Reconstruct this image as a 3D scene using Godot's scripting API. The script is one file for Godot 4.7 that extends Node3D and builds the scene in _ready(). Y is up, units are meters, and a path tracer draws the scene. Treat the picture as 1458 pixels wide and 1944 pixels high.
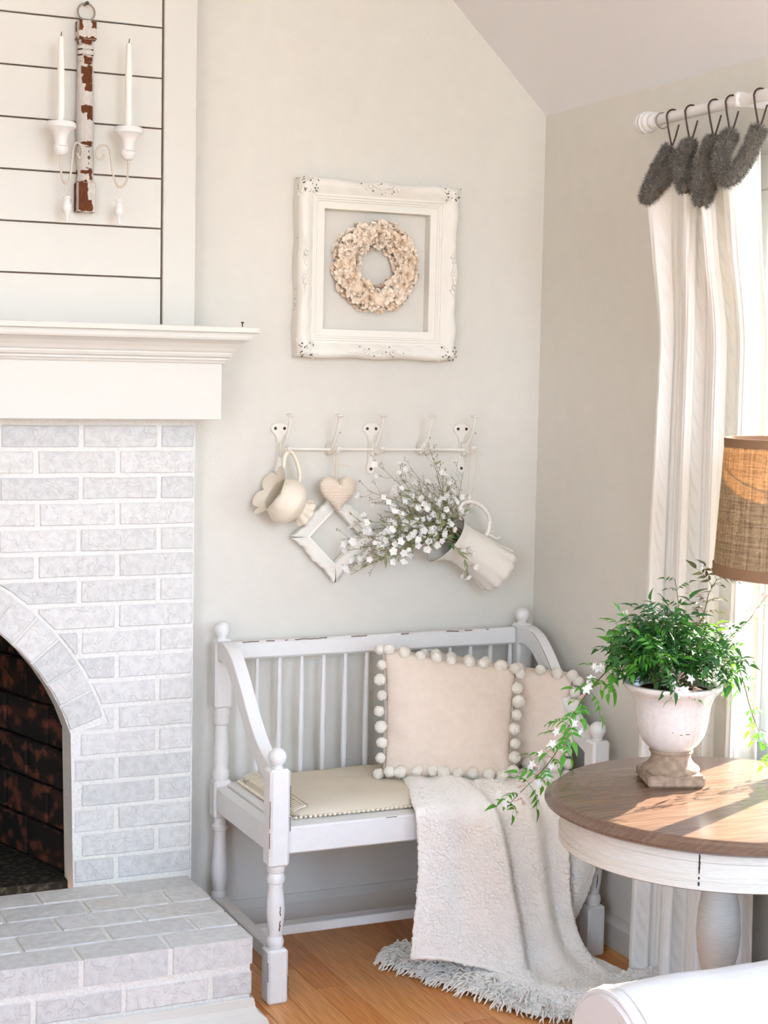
extends Node3D
# A sunlit corner: painted brick fireplace, white spindle bench, hook rail, round table and armchair.
# World axes: back wall on z = 0, window wall on x = 0, floor on y = 0, metres.

class MB:
	# collects triangles; every closed primitive turns its own faces outward
	var v := PackedVector3Array()
	var t := PackedVector2Array()
	var g := PackedInt32Array()
	var c := PackedColorArray()
	var tint := Color(1, 1, 1)
	var tinted := false
	var from := 0

	func tri(a: Vector3, b: Vector3, d: Vector3, grp := 0, ta := Vector2.ZERO, tb := Vector2.ZERO, td := Vector2.ZERO) -> void:
		v.append(a); v.append(b); v.append(d)
		t.append(ta); t.append(tb); t.append(td)
		g.append(grp)
		if tinted:
			c.append(tint); c.append(tint); c.append(tint)

	func quad(a: Vector3, b: Vector3, d: Vector3, e: Vector3, grp := 0) -> void:
		tri(a, b, d, grp); tri(a, d, e, grp)

	func open_part() -> void:
		from = v.size()

	func close_part() -> void:
		var vol := 0.0
		if from >= v.size():
			return
		var o: Vector3 = v[from]
		for i in range(from, v.size(), 3):
			vol += (v[i] - o).dot((v[i + 1] - o).cross(v[i + 2] - o))
		if vol > 0.0:
			flip(from)

	func flip(start := 0) -> void:
		for i in range(start, v.size(), 3):
			var a := v[i + 1]; v[i + 1] = v[i + 2]; v[i + 2] = a
			var b := t[i + 1]; t[i + 1] = t[i + 2]; t[i + 2] = b

	func box(center: Vector3, size: Vector3, bevel := 0.003, xf := Transform3D()) -> MB:
		var h := size / 2.0
		var b := minf(bevel, minf(h.x, minf(h.y, h.z)) * 0.6)
		var sg := [-1.0, 1.0]
		var pts := {}
		for x in sg:
			for y in sg:
				for z in sg:
					var s := Vector3(x, y, z)
					pts[[s, 0]] = xf * (center + Vector3(h.x, h.y - b, h.z - b) * s)
					pts[[s, 1]] = xf * (center + Vector3(h.x - b, h.y, h.z - b) * s)
					pts[[s, 2]] = xf * (center + Vector3(h.x - b, h.y - b, h.z) * s)
		var mid := xf * center
		for k in 3:
			for s1 in sg:
				var q := []
				for p in [[-1, -1], [1, -1], [1, 1], [-1, 1]]:
					var s := Vector3.ZERO
					s[k] = s1; s[(k + 1) % 3] = p[0]; s[(k + 2) % 3] = p[1]
					q.append(pts[[s, k]])
				cq(q, mid)
		if b > 0.0:
			for k in 3:
				for p in [[-1, -1], [1, -1], [1, 1], [-1, 1]]:
					var s := Vector3.ZERO
					var e := Vector3.ZERO
					s[(k + 1) % 3] = p[0]; s[(k + 2) % 3] = p[1]; e = s
					s[k] = -1.0; e[k] = 1.0
					cq([pts[[s, (k + 1) % 3]], pts[[e, (k + 1) % 3]], pts[[e, (k + 2) % 3]], pts[[s, (k + 2) % 3]]], mid)
			for x in sg:
				for y in sg:
					for z in sg:
						var s := Vector3(x, y, z)
						ct(pts[[s, 0]], pts[[s, 1]], pts[[s, 2]], mid)
		return self

	func ct(a: Vector3, b: Vector3, d: Vector3, mid: Vector3) -> void:
		if (b - a).cross(d - a).dot((a + b + d) / 3.0 - mid) > 0.0:
			tri(a, d, b, -1)
		else:
			tri(a, b, d, -1)

	func cq(q: Array, mid: Vector3) -> void:
		ct(q[0], q[1], q[2], mid); ct(q[0], q[2], q[3], mid)

	func lathe(prof: Array, segs := 20, xf := Transform3D(), grp := 0) -> MB:
		# prof: Vector2(radius, y) from bottom to top; open ends are capped
		open_part()
		var p := prof.duplicate()
		var rings := []
		for q in p:
			var ring := PackedVector3Array()
			for k in segs + 1:
				var a := TAU * (k % segs) / segs
				ring.append(xf * Vector3(cos(a) * q.x, q.y, sin(a) * q.x))
			rings.append(ring)
		var n := p.size()
		var gs := grp + 2
		for i in n - 1:
			# a sharp turn of the profile starts a new smooth group
			if i > 0:
				var d0: Vector2 = (p[i] - p[i - 1]).normalized()
				var d1: Vector2 = (p[i + 1] - p[i]).normalized()
				if d0.dot(d1) < 0.72:
					gs += 1
			var r0: PackedVector3Array = rings[i]
			var r1: PackedVector3Array = rings[i + 1]
			var v0 := float(i) / (n - 1)
			var v1 := float(i + 1) / (n - 1)
			for k in segs:
				var u0 := float(k) / segs
				var u1 := float(k + 1) / segs
				if p[i].x > 1e-6:
					tri(r0[k], r0[k + 1], r1[k], gs, Vector2(u0, v0), Vector2(u1, v0), Vector2(u0, v1))
				if p[i + 1].x > 1e-6:
					tri(r0[k + 1], r1[k + 1], r1[k], gs, Vector2(u1, v0), Vector2(u1, v1), Vector2(u0, v1))
		for e in 2:
			var q: Vector2 = p[0] if e == 0 else p[n - 1]
			if q.x > 1e-6:
				var r: PackedVector3Array = rings[0] if e == 0 else rings[n - 1]
				var m := xf * Vector3(0, q.y, 0)
				for k in segs:
					if e == 0:
						tri(m, r[k + 1], r[k], grp)
					else:
						tri(m, r[k], r[k + 1], grp + 1)
		close_part()
		return self

	func tube(pts: Array, rad, segs := 8, loop := false) -> MB:
		open_part()
		var n := pts.size()
		var rings := []
		var nrm := Vector3.ZERO
		for i in n:
			var a: Vector3 = pts[(i - 1 + n) % n] if (loop or i > 0) else pts[i]
			var b: Vector3 = pts[(i + 1) % n] if (loop or i < n - 1) else pts[i]
			var d := (b - a).normalized()
			if i == 0:
				nrm = d.cross(Vector3.UP)
				if nrm.length() < 0.1:
					nrm = d.cross(Vector3.RIGHT)
			nrm = (nrm - d * nrm.dot(d)).normalized()
			var bi := d.cross(nrm)
			var r: float = rad[i] if rad is Array else rad
			var ring := PackedVector3Array()
			for k in segs + 1:
				var an := TAU * (k % segs) / segs
				ring.append(pts[i] + (nrm * cos(an) + bi * sin(an)) * r)
			rings.append(ring)
		var last := n if loop else n - 1
		for i in last:
			var r0: PackedVector3Array = rings[i]
			var r1: PackedVector3Array = rings[(i + 1) % n]
			for k in segs:
				tri(r0[k], r0[k + 1], r1[k], 0, Vector2(float(k) / segs, i), Vector2(float(k + 1) / segs, i), Vector2(float(k) / segs, i + 1))
				tri(r0[k + 1], r1[k + 1], r1[k], 0, Vector2(float(k + 1) / segs, i), Vector2(float(k + 1) / segs, i + 1), Vector2(float(k) / segs, i + 1))
		if not loop:
			for k in segs:
				tri(pts[0], rings[0][k + 1], rings[0][k], 1)
				tri(pts[n - 1], rings[n - 1][k], rings[n - 1][k + 1], 1)
		close_part()
		return self

	func ball(center: Vector3, r: Vector3, segs := 10, rows := 6, basis := Basis()) -> MB:
		var prof := []
		for i in rows + 1:
			var a := -PI / 2 + PI * i / rows
			prof.append(Vector2(maxf(cos(a), 0.0) if i > 0 and i < rows else 0.0, sin(a)))
		return lathe(prof, segs, Transform3D(basis.scaled_local(r), center))

	func grid(fn: Callable, nu: int, nv: int, wrapu := false, grp := 0, flipped := false, hard := []) -> MB:
		# hard: rows at which the surface has a crease
		# fn(u, v) -> Vector3 ; u, v in 0..1
		var pts := []
		for j in nv + 1:
			var row := PackedVector3Array()
			for i in nu + 1:
				var u := float(i % nu if wrapu else i) / nu
				row.append(fn.call(u, float(j) / nv))
			pts.append(row)
		for j in nv:
			var a: PackedVector3Array = pts[j]
			var b: PackedVector3Array = pts[j + 1]
			if hard.has(j):
				grp += 1
			for i in nu:
				var t0 := Vector2(float(i) / nu, float(j) / nv)
				var t1 := Vector2(float(i + 1) / nu, float(j) / nv)
				var t2 := Vector2(float(i + 1) / nu, float(j + 1) / nv)
				var t3 := Vector2(float(i) / nu, float(j + 1) / nv)
				if flipped:
					tri(a[i], b[i + 1], a[i + 1], grp, t0, t2, t1); tri(a[i], b[i], b[i + 1], grp, t0, t3, t2)
				else:
					tri(a[i], a[i + 1], b[i + 1], grp, t0, t1, t2); tri(a[i], b[i + 1], b[i], grp, t0, t2, t3)
		return self

	func shell(fn: Callable, nu: int, nv: int, grp := 0) -> MB:
		# a grid that wraps in u and closes on itself: turned outward by its volume
		open_part()
		grid(fn, nu, nv, true, grp)
		close_part()
		return self

	func prism(poly: PackedVector2Array, z0: float, z1: float, bevel := 0.0, xf := Transform3D(), smooth_sides := false) -> MB:
		# poly in x, y, drawn out along z; the z1 face carries the bevel
		var q := poly.duplicate()
		if Geometry2D.is_polygon_clockwise(q):
			q.reverse()
		var n := q.size()
		var ins := PackedVector2Array()
		for i in n:
			var d0 := (q[i] - q[(i - 1 + n) % n]).normalized()
			var d1 := (q[(i + 1) % n] - q[i]).normalized()
			var nn := (Vector2(-d0.y, d0.x) + Vector2(-d1.y, d1.x))
			var l := nn.length()
			nn = nn / maxf(l, 0.01)
			ins.append(q[i] + nn * bevel / maxf(l / 2.0, 0.5))
		var idx := Geometry2D.triangulate_polygon(q)
		if idx.is_empty():
			return self
		open_part()
		for i in range(0, idx.size(), 3):
			var a := idx[i]; var b := idx[i + 1]; var d := idx[i + 2]
			if (q[b] - q[a]).cross(q[d] - q[a]) < 0.0:
				var s := b; b = d; d = s
			tri(xf * Vector3(ins[a].x, ins[a].y, z1), xf * Vector3(ins[b].x, ins[b].y, z1), xf * Vector3(ins[d].x, ins[d].y, z1), -1)
			tri(xf * Vector3(q[a].x, q[a].y, z0), xf * Vector3(q[d].x, q[d].y, z0), xf * Vector3(q[b].x, q[b].y, z0), -1)
		var zm := z1 - bevel
		var sg := 3 if smooth_sides else -1
		for i in n:
			var j := (i + 1) % n
			quad(xf * Vector3(q[i].x, q[i].y, z0), xf * Vector3(q[j].x, q[j].y, z0), xf * Vector3(q[j].x, q[j].y, zm), xf * Vector3(q[i].x, q[i].y, zm), sg)
			if bevel > 0.0:
				quad(xf * Vector3(q[i].x, q[i].y, zm), xf * Vector3(q[j].x, q[j].y, zm), xf * Vector3(ins[j].x, ins[j].y, z1), xf * Vector3(ins[i].x, ins[i].y, z1), -1)
		close_part()
		return self

	func mesh() -> ArrayMesh:
		var st := SurfaceTool.new()
		st.begin(Mesh.PRIMITIVE_TRIANGLES)
		for i in v.size():
			if i % 3 == 0:
				st.set_smooth_group(g[i / 3] if g[i / 3] >= 0 else 0xFFFFFFFF)
			if tinted:
				st.set_color(c[i])
			st.set_uv(t[i])
			st.add_vertex(v[i])
		st.generate_normals()
		st.index()
		return st.commit()

var mats := {}
var taken := {}
var rng := RandomNumberGenerator.new()

func rnd(a: float, b: float) -> float:
	return rng.randf_range(a, b)

func numbered(called: String) -> String:
	var n: int = taken.get(called, 0)
	taken[called] = n + 1
	return called if n == 0 else "%s_%03d" % [called, n]

func put(called: String, mesh: Mesh, m: Material, parent: Node3D = null, at := Transform3D()) -> MeshInstance3D:
	var o := MeshInstance3D.new()
	o.mesh = mesh
	if m:
		o.material_override = m
	o.transform = at
	if parent:
		o.name = called
		parent.add_child(o, true)
	else:
		o.name = numbered(called)
		add_child(o, true)
	return o

func thing(called: String, label: String, category: String, at := Vector3.ZERO, group := "") -> Node3D:
	var o := Node3D.new()
	o.name = numbered(called)
	add_child(o, true)
	o.position = at
	tag(o, label, category, group)
	return o

func tag(o: Node, label: String, category: String, group := "") -> Node:
	o.set_meta("label", label)
	o.set_meta("category", category)
	if group:
		o.set_meta("group", group)
	return o

func struct(o: Node, label := "") -> Node:
	o.set_meta("kind", "structure")
	if label:
		o.set_meta("label", label)
	return o

func at(x: float, y: float, z: float) -> Transform3D:
	return Transform3D(Basis(), Vector3(x, y, z))

func rgb(r: int, g: int, b: int) -> Color:
	return Color8(r, g, b)

func mat(called: String, col: Color, rough := 0.6, spec := 0.5) -> StandardMaterial3D:
	var m := StandardMaterial3D.new()
	m.resource_name = called
	m.albedo_color = col
	m.roughness = rough
	m.metallic_specular = spec
	mats[called] = m
	return m

func noise_tex(sd: int, freq: float, lo: Color, hi: Color, octaves := 4, size := 512, kind := FastNoiseLite.TYPE_SIMPLEX_SMOOTH, offsets := [0.0, 1.0]) -> NoiseTexture2D:
	var n := FastNoiseLite.new()
	n.seed = sd
	n.frequency = freq
	n.noise_type = kind
	n.fractal_octaves = octaves
	var tx := NoiseTexture2D.new()
	tx.width = size; tx.height = size
	tx.seamless = true
	tx.noise = n
	var gr := Gradient.new()
	gr.offsets = PackedFloat32Array(offsets)
	gr.colors = PackedColorArray([lo, hi])
	tx.color_ramp = gr
	return tx

func tri_tex(m: StandardMaterial3D, tx: Texture2D, scale: Vector3, world := true, off := Vector3.ZERO) -> void:
	m.albedo_texture = tx
	m.uv1_triplanar = true
	m.uv1_world_triplanar = world
	m.uv1_scale = scale
	m.uv1_offset = off

func relief(m: StandardMaterial3D, tx: Texture2D, cm: float) -> void:
	m.heightmap_enabled = true
	m.heightmap_texture = tx
	m.heightmap_scale = cm

func smooth_path(pts: Array, per := 6) -> Array:
	# Catmull-Rom through the points
	var out := []
	var n := pts.size()
	for i in n - 1:
		var p0: Vector3 = pts[maxi(i - 1, 0)]
		var p1: Vector3 = pts[i]
		var p2: Vector3 = pts[i + 1]
		var p3: Vector3 = pts[mini(i + 2, n - 1)]
		for k in per:
			out.append(p1.cubic_interpolate(p2, p0, p3, float(k) / per))
	out.append(pts[n - 1])
	return out

func curve_at(pts: Array, u: float) -> Vector3:
	var f := clampf(u, 0.0, 1.0) * (pts.size() - 1)
	var i := mini(int(f), pts.size() - 2)
	return (pts[i] as Vector3).cubic_interpolate(pts[i + 1], pts[maxi(i - 1, 0)], pts[mini(i + 2, pts.size() - 1)], f - i)

func axis_frame(origin: Vector3, up: Vector3, side := Vector3.BACK) -> Transform3D:
	# local y along up, local z as near to side as it can be
	var y := up.normalized()
	var z := (side - y * side.dot(y)).normalized()
	return Transform3D(Basis(y.cross(z), y, z), origin)

func _ready() -> void:
	rng.seed = 20240
	# --- camera
	var cam := Camera3D.new()
	cam.name = "camera"
	add_child(cam)
	cam.transform = Transform3D(Basis(Vector3(0.91132255, 0.01873261, 0.41126669), Vector3(0.01750368, 0.99629798, -0.08416621), Vector3(-0.41132083, 0.08390125, 0.90762093)), Vector3(-2.443, 1.578, 4.286))
	cam.fov = 34.71
	cam.near = 0.05
	cam.far = 100.0
	cam.current = true
	# --- sky, sun, exposure
	var env := Environment.new()
	env.background_mode = Environment.BG_SKY
	var sky := Sky.new()
	var sm := ProceduralSkyMaterial.new()
	sm.sky_top_color = rgb(168, 200, 240)
	sm.sky_horizon_color = rgb(232, 239, 248)
	sm.ground_horizon_color = rgb(222, 224, 222)
	sm.ground_bottom_color = rgb(200, 202, 196)
	sm.sky_energy_multiplier = 4.6
	sm.ground_energy_multiplier = 4.0
	sky.sky_material = sm
	env.sky = sky
	env.tonemap_mode = Environment.TONE_MAPPER_LINEAR
	env.tonemap_exposure = 0.63
	env.sdfgi_enabled = true
	env.ssao_enabled = true
	env.ssil_enabled = true
	var we := WorldEnvironment.new()
	we.name = "world_environment"
	we.environment = env
	add_child(we)
	var sun := DirectionalLight3D.new()
	sun.name = "sun"
	add_child(sun)
	var el := deg_to_rad(19.5)
	var travel := Vector3(-0.905 * cos(el), -sin(el), 0.425 * cos(el))
	sun.look_at_from_position(Vector3.ZERO, travel, Vector3.UP)
	sun.light_color = Color(1.0, 0.96, 0.89)
	sun.light_energy = 31.0
	sun.light_angular_distance = 0.6
	sun.shadow_enabled = true
	# --- the place
	make_materials()
	build_room()
	build_window()
	build_fireplace()
	build_mantel()
	build_bench()
	build_armchair()
	build_table()
	build_curtain()
	build_lamp()
	build_urn()
	build_cushions()
	build_throw()
	build_picture_frame()
	build_hook_rail()
	build_hung_things()
	build_bouquet()
	build_sconce()
	build_jasmine()

func make_materials() -> void:
	var m := mat("wall paint", rgb(227, 223, 213), 0.8, 0.3)
	tri_tex(m, noise_tex(3, 0.02, Color(0.985, 0.985, 0.985), Color(1, 1, 1)), Vector3(1.3, 1.3, 1.3))
	relief(m, noise_tex(4, 0.12, Color.BLACK, Color.WHITE, 3), 0.03)
	mat("ceiling paint", rgb(246, 247, 250), 0.85, 0.3)
	m = mat("trim paint", rgb(217, 214, 205), 0.42)
	m = mat("white paint", rgb(238, 237, 235), 0.4)
	tri_tex(m, noise_tex(11, 0.03, Color(0.98, 0.98, 0.975), Color(1, 1, 1), 4), Vector3(2, 2, 2), false)
	mat("groove wood", rgb(150, 122, 108), 0.8)
	mat("worn wood", rgb(86, 52, 36), 0.7)
	mat("dark chip", rgb(70, 60, 48), 0.7)
	# painted brick: stamped, smeared faces
	var h := FastNoiseLite.new()
	h.seed = 9
	h.frequency = 0.011
	h.noise_type = FastNoiseLite.TYPE_SIMPLEX_SMOOTH
	h.fractal_octaves = 4
	h.fractal_gain = 0.42
	h.domain_warp_enabled = true
	h.domain_warp_amplitude = 26.0
	h.domain_warp_frequency = 0.014
	var ht := NoiseTexture2D.new()
	ht.width = 1024; ht.height = 1024; ht.seamless = true; ht.noise = h
	var gr := Gradient.new()
	gr.offsets = PackedFloat32Array([0.0, 0.3, 0.36, 0.62, 0.68, 0.74, 1.0])
	gr.colors = PackedColorArray([Color(0.3, 0.3, 0.3), Color(0.36, 0.36, 0.36), Color(0.5, 0.5, 0.5), Color(0.54, 0.54, 0.54), Color(0.78, 0.78, 0.78), Color(0.7, 0.7, 0.7), Color(0.75, 0.75, 0.75)])
	ht.color_ramp = gr
	for k in 3:
		m = mat("painted brick %d" % k, [rgb(221, 220, 216), rgb(215, 215, 212), rgb(226, 225, 221)][k], 0.62, 0.4)
		tri_tex(m, noise_tex(21 + k, 0.03, Color(0.945, 0.945, 0.945), Color(1, 1, 1), 5, 512, FastNoiseLite.TYPE_SIMPLEX_SMOOTH, [0.2, 0.7]), Vector3(2.1, 2.1, 2.1), true, Vector3(0.37 * k, 0.61 * k, 0.2 * k))
		relief(m, ht, 0.5)
	m = mat("painted mortar", rgb(240, 239, 234), 0.65, 0.4)
	tri_tex(m, noise_tex(31, 0.06, Color(0.93, 0.93, 0.92), Color(1, 1, 1)), Vector3(2.5, 2.5, 2.5))
	relief(m, noise_tex(32, 0.05, Color.BLACK, Color.WHITE, 4), 0.2)
	# sooty firebrick
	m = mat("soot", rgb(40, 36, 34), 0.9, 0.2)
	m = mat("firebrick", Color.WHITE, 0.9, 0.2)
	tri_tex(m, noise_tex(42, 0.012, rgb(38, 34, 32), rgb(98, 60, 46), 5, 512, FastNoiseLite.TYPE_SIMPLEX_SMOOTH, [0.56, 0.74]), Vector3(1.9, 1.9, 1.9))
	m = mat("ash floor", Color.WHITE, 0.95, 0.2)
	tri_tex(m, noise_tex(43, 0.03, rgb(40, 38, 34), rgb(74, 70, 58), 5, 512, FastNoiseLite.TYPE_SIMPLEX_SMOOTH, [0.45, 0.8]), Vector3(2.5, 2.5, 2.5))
	# honey oak floor boards, four tones
	var grain := noise_tex(51, 0.02, Color(0.88, 0.85, 0.82), Color(1, 1, 1), 5, 512, FastNoiseLite.TYPE_SIMPLEX_SMOOTH, [0.25, 0.75])
	for k in 4:
		m = mat("oak %d" % k, [rgb(226, 150, 80), rgb(213, 134, 64), rgb(234, 164, 96), rgb(220, 144, 74)][k], 0.34, 0.5)
		tri_tex(m, grain, Vector3(13.0, 13.0, 0.55), true, Vector3(0.31 * k, 0, 0.53 * k))
	mat("floor gap", rgb(84, 50, 28), 0.7)
	# table
	m = mat("table wood", rgb(126, 99, 82), 0.26, 0.5)
	tri_tex(m, noise_tex(61, 0.015, Color(0.80, 0.78, 0.76), Color(1, 1, 1), 5, 512, FastNoiseLite.TYPE_SIMPLEX_SMOOTH, [0.25, 0.75]), Vector3(0.7, 9.0, 12.0), false)
	m = mat("limed paint", rgb(232, 226, 216), 0.55)
	tri_tex(m, noise_tex(62, 0.02, Color(0.90, 0.89, 0.87), Color(1, 1, 1), 4), Vector3(2.5, 22.0, 2.5), false)
	# ceramics
	m = mat("cream glaze", rgb(240, 234, 222), 0.16, 0.6)
	m.clearcoat_enabled = true; m.clearcoat = 0.5; m.clearcoat_roughness = 0.08
	m = mat("cream bisque", rgb(236, 225, 205), 0.38, 0.5)
	m = mat("white glaze", Color.WHITE, 0.2, 0.6)
	tri_tex(m, noise_tex(71, 0.02, rgb(212, 204, 197), rgb(222, 215, 208), 5, 512, FastNoiseLite.TYPE_SIMPLEX_SMOOTH, [0.2, 0.6]), Vector3(6, 6, 6), false)
	m = mat("weathered clay", Color.WHITE, 0.75, 0.3)
	tri_tex(m, noise_tex(72, 0.03, rgb(134, 114, 96), rgb(172, 150, 128), 5, 512, FastNoiseLite.TYPE_SIMPLEX_SMOOTH, [0.25, 0.75]), Vector3(3, 3, 3), false)
	m = mat("soil", Color.WHITE, 0.95, 0.2)
	tri_tex(m, noise_tex(73, 0.09, rgb(36, 22, 16), rgb(88, 60, 44), 3), Vector3(9, 9, 9), false)
	# cloth
	var weave := Image.create(256, 256, false, Image.FORMAT_RGB8)
	var wn := RandomNumberGenerator.new()
	wn.seed = 5
	var rows := []
	var cols := []
	for i in 256:
		rows.append(wn.randf()); cols.append(wn.randf())
	for y in 256:
		for x in 256:
			var over := ((x / 2) + (y / 2)) % 2 == 0
			var l: float = 0.55 + 0.3 * (rows[y / 2 * 2] if over else cols[x / 2 * 2]) + (0.08 if over else 0.0)
			weave.set_pixel(x, y, Color(l, l, l))
	var weave_tx := ImageTexture.create_from_image(weave)
	var slub := Image.create(512, 512, false, Image.FORMAT_RGB8)
	var rr := []
	var cc := []
	for i in 512:
		rr.append(wn.randf()); cc.append(wn.randf())
	var sn := FastNoiseLite.new()
	sn.seed = 6; sn.frequency = 0.01
	for y in 512:
		for x in 512:
			var a: float = rr[(y / 2 + int(6.0 * sn.get_noise_2d(x * 0.6, (y / 2) * 40.0))) % 512]
			var b: float = cc[(x / 2 + int(6.0 * sn.get_noise_2d((x / 2) * 40.0, y * 0.6))) % 512]
			var l := 0.62 + 0.22 * a + 0.22 * b
			slub.set_pixel(x, y, Color(l, l * 0.985, l * 0.96))
	var slub_tx := ImageTexture.create_from_image(slub)
	m = mat("pillow linen", rgb(236, 221, 206), 0.95, 0.2)
	tri_tex(m, noise_tex(81, 0.03, Color(0.96, 0.95, 0.94), Color(1, 1, 1)), Vector3(3, 3, 3), false)
	relief(m, weave_tx, 0.02)
	m = mat("seat linen", Color.WHITE, 0.95, 0.2)
	m.albedo_color = rgb(224, 212, 192)
	tri_tex(m, noise_tex(84, 0.2, Color(0.93, 0.93, 0.92), Color(1, 1, 1), 2), Vector3(3, 3, 3), false)
	relief(m, weave_tx, 0.02)
	m = mat("cotton trim", rgb(234, 221, 198), 0.95, 0.2)
	m = mat("pompom wool", rgb(247, 242, 230), 1.0, 0.1)
	relief(m, noise_tex(82, 0.12, Color.BLACK, Color.WHITE, 3, 256), 0.25)
	m.uv1_triplanar = true
	m.uv1_scale = Vector3(12, 12, 12)
	m = mat("boucle wool", rgb(252, 249, 242), 1.0, 0.1)
	relief(m, noise_tex(83, 0.035, Color.WHITE, Color.BLACK, 2, 512, FastNoiseLite.TYPE_CELLULAR), 0.2)
	m.uv1_triplanar = true
	m.uv1_scale = Vector3(4, 4, 4)
	mat("wool loop", rgb(254, 251, 245), 1.0, 0.1)
	m = mat("knit cotton", rgb(252, 250, 245), 0.95, 0.2)
	m.backlight_enabled = true; m.backlight = Color(0.4, 0.38, 0.33)
	m = mat("slipcover", rgb(216, 214, 213), 0.9, 0.2)
	relief(m, weave_tx, 0.015)
	m.uv1_triplanar = true
	m.uv1_scale = Vector3(5, 5, 5)
	m = mat("burlap", rgb(178, 158, 130), 0.95, 0.2)
	m.albedo_texture = slub_tx
	m.uv1_scale = Vector3(3.0, 1.0, 1.0)
	m.backlight_enabled = true; m.backlight = Color(0.46, 0.33, 0.17)
	mat("burlap band", rgb(140, 110, 84), 0.95, 0.2)
	mat("fur", rgb(112, 105, 95), 0.95, 0.2)
	mat("crochet yarn", rgb(228, 213, 194), 0.95, 0.2)
	mat("twine", rgb(226, 212, 186), 0.95, 0.2)
	# small things
	mat("bronze hook", rgb(58, 26, 22), 0.4)
	mat("screw", rgb(66, 34, 28), 0.5)
	mat("nail", rgb(40, 34, 32), 0.45)
	mat("enamel", rgb(240, 236, 226), 0.35)
	mat("paper petal", rgb(252, 236, 217), 0.9, 0.2)
	mat("paper petal deep", rgb(245, 224, 200), 0.9, 0.2)
	m = mat("candle wax", rgb(250, 247, 240), 0.4)
	m.subsurf_scatter_enabled = true; m.subsurf_scatter_strength = 0.2
	mat("wick", rgb(30, 26, 24), 0.9)
	mat("iron wire", rgb(150, 138, 124), 0.5)
	m = mat("leaf green", rgb(72, 138, 44), 0.45, 0.4)
	m.backlight_enabled = true; m.backlight = Color(0.32, 0.5, 0.07)
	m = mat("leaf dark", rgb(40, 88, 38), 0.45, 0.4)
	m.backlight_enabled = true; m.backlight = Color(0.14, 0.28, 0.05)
	m = mat("leaf bronze", rgb(84, 82, 52), 0.5, 0.4)
	m.backlight_enabled = true; m.backlight = Color(0.2, 0.2, 0.08)
	mat("vine stem", rgb(96, 92, 52), 0.7)
	m = mat("white petal", rgb(252, 251, 246), 0.7, 0.3)
	m.backlight_enabled = true; m.backlight = Color(0.4, 0.4, 0.38)
	mat("pink bud", rgb(222, 178, 172), 0.7)
	mat("sage leaf", rgb(142, 150, 106), 0.6)
	mat("dry stem", rgb(134, 124, 82), 0.7)
	mat("brown bud", rgb(112, 96, 60), 0.7)
	var gl := mat("window glass", Color(1, 1, 1, 0.06), 0.02)
	gl.transparency = BaseMaterial3D.TRANSPARENCY_ALPHA
	m = mat("trim frame", rgb(242, 239, 229), 0.5)
	mat("painted wire", rgb(206, 196, 182), 0.5)
	m = mat("chippy paint", Color.WHITE, 0.7, 0.3)
	tri_tex(m, sconce_texture(), Vector3(2, 2, 2), false)
	m.uv1_triplanar_sharpness = 12.0

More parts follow.
